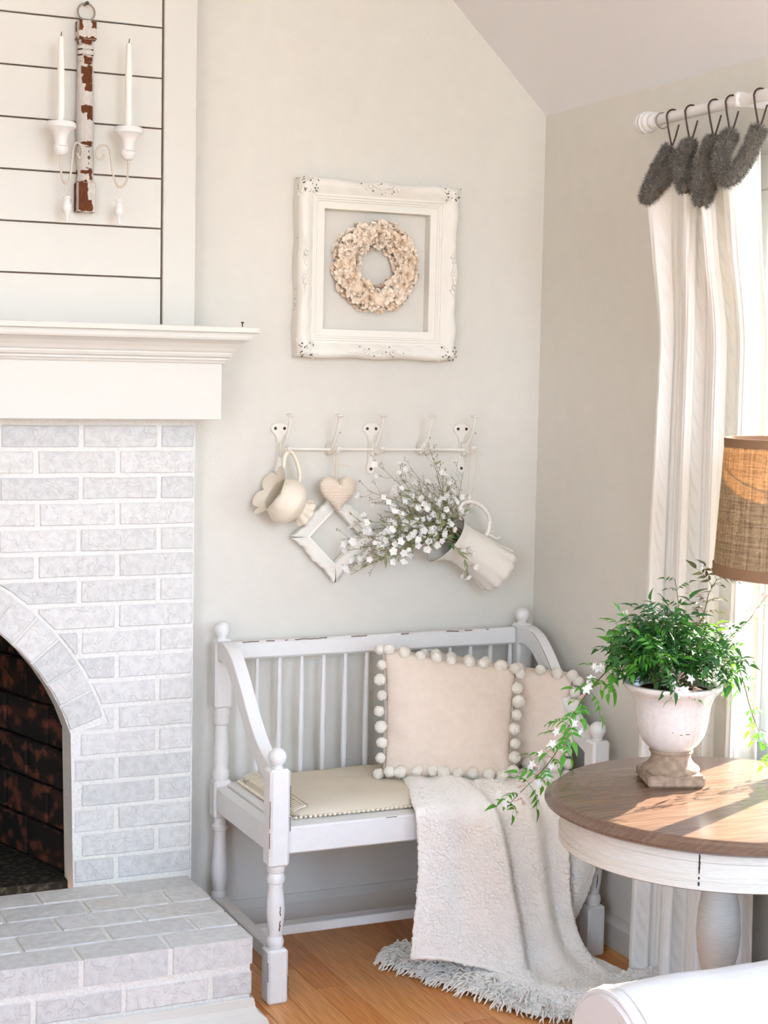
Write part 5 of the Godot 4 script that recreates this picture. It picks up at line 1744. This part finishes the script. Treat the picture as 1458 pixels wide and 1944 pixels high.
	# local +x of jf points to the lower side (spout); -x to the handle
	var jp := [[0.0, 0.0, 0.0, 0.0], [0.0, 0.062, 0.004, 0.0], [0.003, 0.072, 0.005, 0.0], [0.012, 0.0735, 0.004, 0.0], [0.024, 0.071, 0.003, 0.0], [0.045, 0.067, 0.0018, 0.0], [0.07, 0.0635, 0.0008, 0.0], [0.10, 0.0605, 0.0, 0.0], [0.13, 0.0575, 0.0, 0.001], [0.155, 0.056, 0.0, 0.006], [0.175, 0.0575, 0.0, 0.014], [0.19, 0.062, 0.0, 0.024], [0.198, 0.066, 0.0, 0.031], [0.2, 0.066, 0.0, 0.032], [0.197, 0.0625, 0.0, 0.03], [0.175, 0.053, 0.0, 0.013], [0.15, 0.052, 0.0, 0.004], [0.1, 0.056, 0.0, 0.0], [0.03, 0.062, 0.0, 0.0], [0.02, 0.0, 0.0, 0.0]]
	var jug := func(u: float, w: float) -> Vector3:
		var f := w * (jp.size() - 1)
		var i := mini(int(f), jp.size() - 2)
		var k := f - i
		var a := TAU * u
		var fl: float = lerpf(jp[i][2], jp[i + 1][2], k)
		var sp: float = lerpf(jp[i][3], jp[i + 1][3], k)
		var lobe := 1.0 - pow(absf(sin(a * 6.0)), 1.5)
		# the spout leaves on the side away from the handle
		var da := wrapf(a - spout_angle, -PI, PI)
		var r: float = lerpf(jp[i][1], jp[i + 1][1], k) - fl * lobe * 1.3 + sp * exp(-da * da * 1.9)
		var y: float = lerpf(jp[i][0], jp[i + 1][0], k) + sp * 0.35 * (exp(-da * da * 2.5) + 0.6 * exp(-pow(wrapf(da + PI, -PI, PI), 2.0) * 1.5))
		return jf * Vector3(cos(a) * r, y, sin(a) * r)
	put("body", MB.new().shell(jug, 84, 76).mesh(), mats["cream glaze"], j)
	var hs := jf.basis.x if jf.basis.x.y > 0.0 else -jf.basis.x
	var hpts := []
	for q in [[0.192, 0.056], [0.214, 0.078], [0.212, 0.102], [0.19, 0.118], [0.16, 0.124], [0.13, 0.118], [0.11, 0.102], [0.102, 0.086], [0.098, 0.07], [0.1, 0.058]]:
		hpts.append(jx * q[0] + hs * q[1])
	var hsm := smooth_path(hpts, 6)
	var hr := []
	for i in hsm.size():
		hr.append(0.0066 + 0.0009 * sin(i * 1.9))
	var hobj := MB.new().tube(hsm, hr, 10)
	for q in [[0.112, 0.098], [0.094, 0.076]]:
		hobj.tube(arc(jx * q[0] + hs * q[1] + jx * -0.008, jx, hs, 0.007, -2.4, 1.8, 12), 0.0036, 8)
	hobj.tube(smooth_path([jx * 0.1 + hs * 0.066, jx * 0.08 + hs * 0.07, jx * 0.064 + hs * 0.072, jx * 0.058 + hs * 0.08], 4), 0.0042, 8)
	hobj.ball(jx * 0.057 + hs * 0.081, Vector3(0.006, 0.006, 0.006), 10, 6)
	put("handle", hobj.mesh(), mats["cream glaze"], j)
	var ht: Vector3 = jx * 0.2 + hs * 0.112 + jb
	var stg := MB.new()
	for s in [-1.0, 1.0]:
		stg.tube([ht - jb + Vector3(0.006 * s, 0, 0), Vector3(-0.256 + 0.012 * s, 1.33, 0.08) - jb, Vector3(-0.257 + 0.004 * s, 1.366, 0.08) - jb], 0.001, 6)
	stg.tube(smooth_path([Vector3(-0.25, 1.357, 0.083) - jb, Vector3(-0.243, 1.36, 0.086) - jb, Vector3(-0.232, 1.348, 0.088) - jb], 4), 0.0009, 6)
	put("hanging_string", stg.mesh(), mats["twine"], j)

var spout_angle := PI

func blossom_mesh(n: int, r: float) -> ArrayMesh:
	# flat star of rounded petals facing local +y
	var mb := MB.new()
	for k in n:
		var a := TAU * k / n
		var fn := func(u: float, w: float) -> Vector3:
			var s := u * 2.0 - 1.0
			var wd := r * 0.42 * sin(clampf(w * 0.9 + 0.06, 0, 1) * PI) + r * 0.06
			return Vector3(s * wd, r * 0.22 * w * w + r * 0.1 * s * s, w * r).rotated(Vector3.UP, a)
		mb.grid(fn, 2, 4)
	mb.ball(Vector3(0, r * 0.06, 0), Vector3(r * 0.16, r * 0.12, r * 0.16), 6, 4)
	return mb.mesh()

func leaf_mesh(ln: float, wd: float, droop: float) -> ArrayMesh:
	# along local z, upper side local +y
	var mb := MB.new()
	var fn := func(u: float, w: float) -> Vector3:
		var s := u * 2.0 - 1.0
		var prof := sin(pow(w, 0.8) * PI)
		return Vector3(s * wd * prof, absf(s) * wd * 0.35 * prof - droop * w * w, w * ln)
	mb.grid(fn, 2, 5, false, 0, true)
	return mb.mesh()

func build_bouquet() -> void:
	var blos := [blossom_mesh(5, 0.0112), blossom_mesh(4, 0.0102), blossom_mesh(5, 0.009)]
	var lf := [leaf_mesh(0.026, 0.0034, 0.005), leaf_mesh(0.019, 0.0028, 0.002)]
	var mouth := Vector3(-0.345, 1.126, 0.098)
	var inside := Vector3(-0.265, 1.075, 0.098)
	# tips in x, y; depth drawn at random; the last number is how leafy and flowery the sprig is
	var tips := []
	for q in [[-0.662, 1.021, 4], [-0.640, 1.035, 5], [-0.672, 1.115, 4], [-0.655, 1.085, 5], [-0.619, 1.256, 2], [-0.548, 1.322, 2], [-0.505, 1.302, 3], [-0.458, 1.314, 2], [-0.410, 1.368, 1], [-0.402, 1.335, 1], [-0.358, 1.290, 2], [-0.335, 1.265, 2], [-0.318, 1.017, 4], [-0.599, 1.049, 5], [-0.534, 1.062, 5], [-0.57, 1.20, 3], [-0.635, 1.165, 5], [-0.6, 1.13, 6], [-0.56, 1.10, 6], [-0.61, 1.085, 5], [-0.5, 1.25, 3], [-0.46, 1.27, 3], [-0.43, 1.25, 4], [-0.52, 1.19, 4], [-0.50, 1.14, 6], [-0.48, 1.10, 6], [-0.46, 1.18, 6], [-0.44, 1.15, 6], [-0.42, 1.12, 6], [-0.40, 1.20, 5], [-0.38, 1.165, 6], [-0.55, 1.16, 5], [-0.58, 1.225, 2], [-0.295, 1.30, 2], [-0.35, 1.22, 5], [-0.33, 1.20, 5], [-0.62, 1.05, 4], [-0.44, 1.09, 5], [-0.39, 1.10, 5], [-0.30, 1.19, 4], [-0.54, 1.085, 6], [-0.49, 1.205, 4]]:
		tips.append(q)
	var group := "flower sprigs in the jug"
	var n := 0
	for q in tips:
		var z := 0.10 + rnd(-0.05, 0.055)
		var tip := Vector3(q[0], q[1], z)
		if n == 12:
			tip.z = 0.185
		var sp := thing("flower_sprig", sprig_label(n, tip), "flower", mouth, group)
		var midp := mouth.lerp(tip, 0.45) + Vector3(rnd(-0.012, 0.012), rnd(0.0, 0.02), rnd(-0.01, 0.02))
		if n == 12:
			midp = Vector3(-0.335, 1.07, 0.18)
		var start := inside + Vector3(rnd(-0.015, 0.015), rnd(-0.02, 0.02), rnd(-0.025, 0.025))
		var mth := mouth + Vector3(rnd(-0.012, 0.012), rnd(-0.018, 0.03), rnd(-0.03, 0.03))
		if n == 12:
			mth = Vector3(-0.362, 1.11, 0.15)
		var line := smooth_path([start - mouth, mth - mouth, midp - mouth, tip - mouth], 5)
		var rad := []
		for i in line.size():
			rad.append(lerpf(0.0013, 0.0006, float(i) / (line.size() - 1)))
		var stem := MB.new().tube(line, rad, 4)
		var buds := MB.new()
		var total := mouth.distance_to(tip)
		var nb := int(clampf(total * 42.0, 5.0, 12.0)) + 3
		var blooms := []
		for k in nb:
			var f := lerpf(0.42, 0.99, float(k) / (nb - 1))
			var i := int(f * (line.size() - 1.001))
			var b: Vector3 = line[i]
			var fwd: Vector3 = (line[mini(i + 1, line.size() - 1)] - line[maxi(i - 1, 0)]).normalized()
			var side := fwd.cross(Vector3(rnd(-1, 1), rnd(-1, 1), rnd(-1, 1))).normalized()
			var d := (fwd * 0.9 + side * 0.8).normalized()
			var l := rnd(0.018, 0.042)
			var e := b + d * l + Vector3(0, 0.004, 0)
			stem.tube([b, b + d * l * 0.55 + side * 0.002, e], [0.0006, 0.0005, 0.0004], 3)
			for s in 3:
				var d2 := (d + Vector3(rnd(-0.9, 0.9), rnd(-0.9, 0.9), rnd(-0.9, 0.9))).normalized()
				var e2 := e + d2 * rnd(0.006, 0.014)
				stem.tube([e - d * l * 0.15, e2], [0.0004, 0.0003], 3)
				var chance: float = 0.062 * q[2]
				if rng.randf() < chance and blooms.size() < 16:
					blooms.append([e2, (d2 + Vector3(-0.25, 0.1, 0.9)).normalized()])
				elif rng.randf() < 0.8:
					buds.ball(e2, Vector3(0.0014, 0.0017, 0.0014), 5, 3)
		put("stem", stem.mesh(), mats["dry stem"], sp)
		put("buds", buds.mesh(), mats["brown bud"], sp).set_meta("kind", "stuff")
		for b in blooms:
			var xf := axis_frame(b[0], b[1], Vector3(rnd(-1, 1), rnd(-1, 1), rnd(-1, 1)))
			put("blossom", blos[rng.randi() % 3], mats["white petal"], sp, Transform3D(xf.basis.scaled(Vector3.ONE * rnd(0.8, 1.15)), b[0]))
		for k in (q[2] * 3 if q[2] > 3 else q[2] * 2):
			var f := rnd(0.3, 0.92)
			var i := int(f * (line.size() - 1.001))
			var fwd: Vector3 = (line[i + 1] - line[maxi(i - 1, 0)]).normalized()
			var d := (fwd + Vector3(rnd(-0.8, 0.8), rnd(-0.8, 0.8), rnd(-0.5, 0.8))).normalized()
			var up := axis_frame(line[i], Vector3(rnd(-0.5, 0.5), 0.6, 0.7), d)
			put("leaf", lf[rng.randi() % 2], mats["sage leaf"] if f > 0.5 or rng.randf() < 0.35 else mats["leaf dark"], sp, Transform3D(up.basis.scaled_local(Vector3.ONE * rnd(0.8, 1.3)), line[i]))
		n += 1

func build_sconce() -> void:
	var o := Vector3(-1.408, 1.973, 0.1)
	var s := thing("wall_sconce", "rustic candle sconce made from chippy white baluster on shiplap", "sconce", o)
	var post: Material = mats["chippy paint"]
	var mb := MB.new()
	mb.box(Vector3(0, 0.0375, 0.022), Vector3(0.046, 0.075, 0.044), 0.002)
	var pr := []
	for q in [[0.074, 0.019], [0.08, 0.0215], [0.088, 0.0215], [0.093, 0.019], [0.097, 0.0215], [0.103, 0.0225], [0.107, 0.0215], [0.13, 0.0228], [0.152, 0.0225], [0.165, 0.0205], [0.169, 0.0195], [0.174, 0.021], [0.2, 0.0225], [0.25, 0.0222], [0.31, 0.0212], [0.335, 0.0205], [0.344, 0.0195], [0.349, 0.021], [0.3585, 0.0212], [0.375, 0.018], [0.378, 0.0208], [0.389, 0.021], [0.3905, 0.0175], [0.393, 0.0208], [0.403, 0.021], [0.4045, 0.0175], [0.407, 0.0205], [0.416, 0.0205], [0.4175, 0.018], [0.43, 0.0205]]:
		pr.append(Vector2(q[1], q[0]))
	mb.lathe(pr, 24, at(0, 0, 0.022))
	mb.box(Vector3(0.001, 0.453, 0.022), Vector3(0.047, 0.048, 0.044), 0.002)
	put("baluster", mb.mesh(), post, s).set_meta("label", "white paint flaking off brown wood")
	put("hanging_ring", MB.new().tube(arc(Vector3(0.003, 0.501, 0.018), Vector3.RIGHT, Vector3.UP, 0.0215, 0, TAU, 32).slice(0, 32), 0.0026, 8, true).mesh(), mats["iron wire"], s)
	# arms, sideways and a little forward
	for side in [-1.0, 1.0]:
		var end := Vector3(0.096 if side > 0 else -0.076, 0, 0.082)
		var d: Vector3 = (end - Vector3(side * 0.0, 0, 0.04))
		var pts := []
		for q in [[595, 1325], [572, 1362], [538, 1350], [526, 1295], [560, 1252], [612, 1246], [642, 1285], [660, 1400], [682, 1520], [725, 1586], [775, 1565], [801, 1480], [803, 1330]]:
			var f: float = (q[0] - 455.0) / 348.0
			pts.append(Vector3(0, 2.112 - 1.973 - (q[1] - 1340) * 0.000301, 0.04) + d * f + Vector3(0, 0, 0.012 * (1.0 - f)))
		put("arm", MB.new().tube(smooth_path(pts, 5), 0.0028, 8).mesh(), mats["painted wire"], s)
		var cup := [Vector2(0.0, 0.132), Vector2(0.009, 0.132), Vector2(0.0145, 0.136), Vector2(0.019, 0.145), Vector2(0.0195, 0.152), Vector2(0.0175, 0.157), Vector2(0.0152, 0.158), Vector2(0.015, 0.163), Vector2(0.0158, 0.172), Vector2(0.0185, 0.182), Vector2(0.025, 0.191), Vector2(0.033, 0.197), Vector2(0.0372, 0.2), Vector2(0.0378, 0.208), Vector2(0.034, 0.214), Vector2(0.018, 0.2155), Vector2(0.0105, 0.2155), Vector2(0.0105, 0.198), Vector2(0, 0.198)]
		var co := put("candle_cup", MB.new().lathe(cup, 32, at(end.x, 0, end.z)).mesh(), mats["white paint"], s)
		var wr := MB.new()
		for k in 7:
			var a := rnd(0.3, 2.8)
			var l := rnd(0.1, 0.5)
			wr.tube(arc(Vector3(end.x, 0.2012 + rnd(-0.0006, 0.001), end.z), Vector3.RIGHT, Vector3.BACK, 0.0362, a, a + l, 6), 0.0009, 5)
		wr.tube(arc(Vector3(end.x, 0.1535, end.z), Vector3.RIGHT, Vector3.BACK, 0.0181, 0.6, 2.1, 8), 0.001, 5)
		put("worn_edge", wr.mesh(), mats["worn wood"], co)
		var nm := "left" if side < 0 else "right"
		var can := thing("taper_candle", "white taper candle in the sconce's %s cup" % nm, "candle", o + Vector3(end.x, 0.199, end.z), "sconce candles")
		put("wax", MB.new().lathe([Vector2(0.0098, 0.0), Vector2(0.0096, 0.08), Vector2(0.0085, 0.17), Vector2(0.0068, 0.216), Vector2(0.005, 0.222), Vector2(0.0, 0.2235)], 20).mesh(), mats["candle wax"], can)
		put("wick", MB.new().tube([Vector3(0, 0.221, 0), Vector3(0.0005, 0.228, 0), Vector3(0.002, 0.234, 0)], 0.0011, 6).mesh(), mats["wick"], can)
		# turned drop on a thread
		var low: Vector3 = Vector3(0, 2.038 - 1.973, 0.04) + d * 0.776 + Vector3(0, 0, 0.003)
		var dr := thing("turned_drop", "small white turned wooden drop hanging from sconce's %s arm" % nm, "ornament", o + low, "turned drops under the sconce")
		put("drop", MB.new().lathe([Vector2(0.0, -0.094), Vector2(0.004, -0.093), Vector2(0.0045, -0.082), Vector2(0.0055, -0.076), Vector2(0.011, -0.07), Vector2(0.0135, -0.063), Vector2(0.011, -0.057), Vector2(0.0125, -0.053), Vector2(0.0085, -0.046), Vector2(0.0065, -0.041), Vector2(0.0105, -0.036), Vector2(0.0085, -0.032), Vector2(0.0, -0.031)], 20).mesh(), mats["white paint"], dr)
		var th := MB.new()
		for k in [-1.0, 1.0]:
			th.tube([Vector3(k * 0.001, -0.032, 0), Vector3(k * 0.0055, -0.014, 0), Vector3(k * 0.003, 0.004, 0)], 0.0005, 5)
		put("thread", th.mesh(), mats["twine"], dr)
	var nl := thing("nail", "black nail holding the sconce's ring on the shiplap", "nail", o + Vector3(0.003, 0.5205, 0.0))
	put("shank", MB.new().tube([Vector3(0, 0, -0.002), Vector3(0, 0.001, 0.026)], 0.0018, 8).mesh(), mats["nail"], nl)
	put("head", MB.new().tube([Vector3(0, 0.001, 0.025), Vector3(0, 0.001, 0.0285)], 0.0048, 10).mesh(), mats["nail"], nl)

func sconce_texture() -> ImageTexture:
	# flat map of flaked paint; 0.5 m a side, drawn in the baluster's own x and y (v runs downward)
	var im := Image.create(1024, 1024, false, Image.FORMAT_RGB8)
	var nf := FastNoiseLite.new()
	nf.seed = 17
	nf.frequency = 0.02
	nf.fractal_octaves = 4
	var g := FastNoiseLite.new()
	g.seed = 18
	g.frequency = 0.05
	# patches: x0, x1 (metres from the axis), y0, y1 (metres up)
	var patches := [[-0.025, 0.025, 0.418, 0.435], [0.012, 0.025, 0.46, 0.48], [-0.025, -0.014, 0.45, 0.48], [-0.006, 0.025, 0.372, 0.386], [-0.018, 0.025, 0.343, 0.362], [-0.012, 0.025, 0.322, 0.343], [-0.004, 0.025, 0.303, 0.322], [-0.012, 0.025, 0.247, 0.264], [0.0, 0.025, 0.231, 0.247], [-0.025, 0.025, 0.168, 0.177], [-0.025, 0.025, 0.098, 0.105], [0.008, 0.025, 0.084, 0.096], [-0.025, 0.002, 0.004, 0.078], [0.0, 0.012, 0.004, 0.03]]
	for y in 1024:
		for x in 1024:
			var mx := x / 1024.0 * 0.5
			if mx > 0.25:
				mx -= 0.5
			var my := fposmod(-y / 1024.0 * 0.5, 0.5)
			var bare := false
			var w := nf.get_noise_2d(x, y)
			for p in patches:
				var e := minf(minf(mx - p[0], p[1] - mx), minf(my - p[2], p[3] - my))
				if e + 0.005 * w > -0.0012:
					bare = true
			var c := Color(0.74, 0.71, 0.68)
			var t := 0.5 + 0.5 * g.get_noise_2d(x, y * 0.4)
			if bare:
				c = Color(0.46, 0.26, 0.13).lerp(Color(0.30, 0.16, 0.09), t)
			else:
				c = c.lerp(Color(0.84, 0.815, 0.785), t)
				# grey stencilled diamond and dashes on the collar
				for q in [[0.0045, 0.1365, 0.0055, 0.006], [0.004, 0.152, 0.0018, 0.004], [0.004, 0.122, 0.0016, 0.004]]:
					if absf(mx - q[0]) / q[2] + absf(my - q[1]) / q[3] < 1.0:
						c = Color(0.36, 0.33, 0.31)
				if absf(my - 0.1635) < 0.0013 and mx > -0.004 and mx < 0.009:
					c = Color(0.36, 0.33, 0.31)
				if absf(my - 0.1095 + (mx - 0.008) * 0.15) < 0.0014 and mx > -0.003 and mx < 0.022:
					c = Color(0.36, 0.33, 0.31)
			im.set_pixel(x, y, c)
	return ImageTexture.create_from_image(im)

func sprig_label(n: int, tip: Vector3) -> String:
	var own := {0: "lowest flower sprig, its tip hanging past the small frame's bottom corner", 2: "flower sprig reaching farthest left, into the small frame's opening", 4: "bare-budded sprig pointing up left toward the crochet heart", 5: "budded sprig rising below the middle hook's tail", 8: "tallest sprig, its tip touching the fourth hook", 9: "upright budded sprig just under the tallest one", 12: "flower sprig drooping over the jug's front below the spout", 33: "flower sprig leaning right in front of the last hook's plate", 39: "short flower sprig lying against the jug's handle"}
	if own.has(n):
		return own[n]
	if tip.x < -0.56:
		return "white-flowered sprig fanning out left of the jug over the small frame"
	if tip.y > 1.23:
		return "thin budded sprig standing up from the top of the bouquet"
	if tip.y < 1.11:
		return "white-flowered sprig hanging along the bouquet's lower edge"
	return "white-flowered sprig in the dense middle of the bouquet"

func compound_leaf(kind: int) -> ArrayMesh:
	# arching leaf stalk with paired pointed leaflets and one at the end; along local z, up local y
	var mb := MB.new()
	var ln: float = [0.048, 0.06, 0.04][kind]
	var pairs: int = [2, 3, 2][kind]
	var arch_ := func(f: float) -> Vector3:
		return Vector3(0, 0.010 * sin(f * PI * 0.75) - 0.012 * f * f, f * ln)
	var st := []
	for k in 7:
		st.append(arch_.call(k / 6.0))
	mb.tube(st, [0.0009, 0.0008, 0.0008, 0.0007, 0.0007, 0.0006, 0.0005], 4)
	for k in pairs + 1:
		var f := 1.0 if k == pairs else 0.3 + 0.62 * k / pairs
		for s in ([0.0] if k == pairs else [-1.0, 1.0]):
			var ll := (0.034 if k == pairs else 0.023) * rnd(0.85, 1.15)
			var wd := ll * 0.2
			var yaw: float = s * 1.0
			var b: Vector3 = arch_.call(f)
			var fn := func(u: float, w: float) -> Vector3:
				var q := u * 2.0 - 1.0
				var prof := sin(pow(w, 0.7) * PI) * (1.0 - 0.25 * w)
				return b + Vector3(q * wd * prof, absf(q) * wd * 0.4 * prof - ll * 0.45 * w * w, w * ll).rotated(Vector3.UP, yaw)
			mb.grid(fn, 2, 5, false, 0, true)
	return mb.mesh()

func jasmine_flower() -> ArrayMesh:
	var mb := MB.new()
	mb.tube([Vector3(0, -0.014, 0), Vector3(0, -0.004, 0), Vector3(0, 0.0, 0)], [0.0009, 0.0011, 0.0018], 5)
	for k in 5:
		var a := TAU * k / 5.0
		var fn := func(u: float, w: float) -> Vector3:
			var s := u * 2.0 - 1.0
			return Vector3(s * 0.0034 * sin(pow(w, 0.75) * PI), 0.0035 * sin(w * PI * 0.7) - 0.002 * w, w * 0.0125).rotated(Vector3.UP, a)
		mb.grid(fn, 2, 4)
	return mb.mesh()

func build_jasmine() -> void:
	var o := Vector3(-0.452, 0.918, 1.402)
	var j := thing("jasmine_plant", "bushy green jasmine with trailing white-flowered vines in the urn", "plant", o)
	var leaves := [compound_leaf(0), compound_leaf(1), compound_leaf(2)]
	var flower := jasmine_flower()
	var bud := MB.new().lathe([Vector2(0, 0), Vector2(0.0009, 0.002), Vector2(0.0008, 0.010), Vector2(0.0017, 0.015), Vector2(0.0013, 0.019), Vector2(0, 0.022)], 6).mesh()
	var guides := []
	# long vines: points, leaf spacing, leaf size, flower chance, leaf tone
	guides.append([[o + Vector3(-0.02, 0, -0.02), Vector3(-0.486, 0.987, 1.335), Vector3(-0.535, 0.972, 1.318), Vector3(-0.575, 0.921, 1.29), Vector3(-0.599, 0.868, 1.262), Vector3(-0.615, 0.808, 1.24), Vector3(-0.632, 0.757, 1.225), Vector3(-0.656, 0.712, 1.205), Vector3(-0.682, 0.672, 1.18), Vector3(-0.722, 0.622, 1.16)], 0.029, 0.9, 0.85, "leaf green"])
	guides.append([[o + Vector3(0.02, 0, 0), Vector3(-0.40, 1.01, 1.38), Vector3(-0.372, 1.072, 1.388), Vector3(-0.358, 1.12, 1.388), Vector3(-0.343, 1.152, 1.394)], 0.02, 0.75, 0.0, "leaf bronze"])
	guides.append([[o, Vector3(-0.424, 1.03, 1.36), Vector3(-0.413, 1.09, 1.355), Vector3(-0.418, 1.15, 1.345)], 0.03, 0.45, 0.0, "leaf dark"])
	guides.append([[o + Vector3(0.04, 0, -0.02), Vector3(-0.32, 0.975, 1.34), Vector3(-0.268, 0.968, 1.36), Vector3(-0.254, 0.925, 1.378), Vector3(-0.245, 0.86, 1.40), Vector3(-0.235, 0.815, 1.42), Vector3(-0.218, 0.77, 1.445)], 0.026, 0.62, 0.15, "leaf green"])
	guides.append([[o + Vector3(0.04, 0, -0.03), Vector3(-0.31, 0.99, 1.34), Vector3(-0.27, 1.018, 1.345), Vector3(-0.235, 1.053, 1.366), Vector3(-0.203, 1.105, 1.38)], 0.03, 0.4, 0.8, "leaf green"])
	guides.append([[o + Vector3(-0.02, 0, 0), Vector3(-0.49, 1.03, 1.34), Vector3(-0.52, 1.05, 1.31), Vector3(-0.545, 1.03, 1.29)], 0.018, 0.75, 0.15, "leaf green"])
	guides.append([[o + Vector3(-0.04, 0, 0.02), Vector3(-0.51, 0.965, 1.36), Vector3(-0.545, 0.95, 1.335), Vector3(-0.57, 0.915, 1.32)], 0.018, 0.7, 0.3, "leaf green"])
	guides.append([[o + Vector3(-0.03, 0, 0.03), Vector3(-0.478, 0.948, 1.45), Vector3(-0.482, 0.938, 1.475), Vector3(-0.486, 0.925, 1.487)], 0.02, 0.5, 0.95, "leaf green"])
	# the mound
	for k in 40:
		var a := rnd(0, TAU)
		var r := sqrt(rnd(0.0, 1.0)) * 0.135
		var h := 0.165 - r * r * 5.0 + rnd(-0.03, 0.02)
		var tip := o + Vector3(cos(a) * r + 0.008, h - 0.01, sin(a) * r - 0.02)
		var b := o + Vector3(cos(a) * rnd(0.0, 0.045), 0, sin(a) * rnd(0.0, 0.045))
		var midp := b.lerp(tip, 0.55) + Vector3(0, 0.025, 0)
		guides.append([[b, midp, tip, tip + Vector3(cos(a) * 0.02, -0.012, sin(a) * 0.02)], 0.022, rnd(0.7, 1.0), 0.03, ["leaf green", "leaf dark", "leaf dark"][k % 3]])
	var spots := []
	for g in guides:
		var pts := []
		for p in g[0]:
			pts.append(p - o)
		var line := smooth_path(pts, 8)
		var rad := []
		for i in line.size():
			rad.append(lerpf(0.0018, 0.0007, float(i) / (line.size() - 1)))
		var vine := put("vine", MB.new().tube(line, rad, 5).mesh(), mats["vine stem"], j)
		var run := 0.0
		var next := 0.03
		for i in range(1, line.size()):
			run += (line[i] as Vector3).distance_to(line[i - 1])
			if run < next:
				continue
			next += g[1]
			var fwd: Vector3 = (line[i] - line[i - 1]).normalized()
			for s in [-1.0, 1.0]:
				if rng.randf() < 0.12:
					continue
				var side := fwd.cross(Vector3.UP)
				if side.length() < 0.2:
					side = Vector3.RIGHT
				side = side.normalized().rotated(fwd, rnd(-0.9, 0.9) + next * 40.0)
				var d: Vector3 = (side * s + fwd * 0.45).normalized()
				var up := axis_frame(line[i], Vector3.UP * 0.8 + Vector3(rnd(-0.5, 0.5), 0.2, rnd(-0.3, 0.7)), d)
				var bas := Basis(up.basis.y.cross(d).normalized(), d.cross(up.basis.y.cross(d).normalized()).normalized(), d)
				spots.append([vine, leaves[rng.randi() % 3], mats[g[4]], Transform3D(bas.scaled_local(Vector3.ONE * g[2] * rnd(0.8, 1.15)), line[i])])
			if rng.randf() < g[3]:
				for k in 1 + rng.randi() % 3:
					var d := (Vector3(rnd(-1, 1), rnd(-0.3, 0.9), rnd(-0.2, 1.0)) + fwd * 0.4).normalized()
					var e: Vector3 = line[i] + d * rnd(0.02, 0.034)
					var fx := axis_frame(e, (d + Vector3(-0.3, 0.2, 0.6)).normalized(), Vector3(rnd(-1, 1), 0.1, rnd(-1, 1)))
					var fo := put("flower", flower, mats["white petal"], vine, Transform3D(fx.basis.scaled(Vector3.ONE * rnd(0.8, 1.1)), e))
				for k in 3:
					var d := (Vector3(rnd(-1, 1), rnd(-0.2, 1.0), rnd(-0.5, 1.0)) + fwd * 0.8).normalized()
					put("bud", bud, mats["pink bud"], vine, axis_frame(line[i] + d * 0.008, d, Vector3(0.3, 0.1, 1)))
	# the leaves one can pick out are parts; those buried in the mound are one part
	var rest := SurfaceTool.new()
	for k in spots.size():
		var s: Array = spots[k]
		if k < 290:
			put("leaf", s[1], s[2], s[0], s[3])
		else:
			rest.append_from(s[1], 0, s[3])
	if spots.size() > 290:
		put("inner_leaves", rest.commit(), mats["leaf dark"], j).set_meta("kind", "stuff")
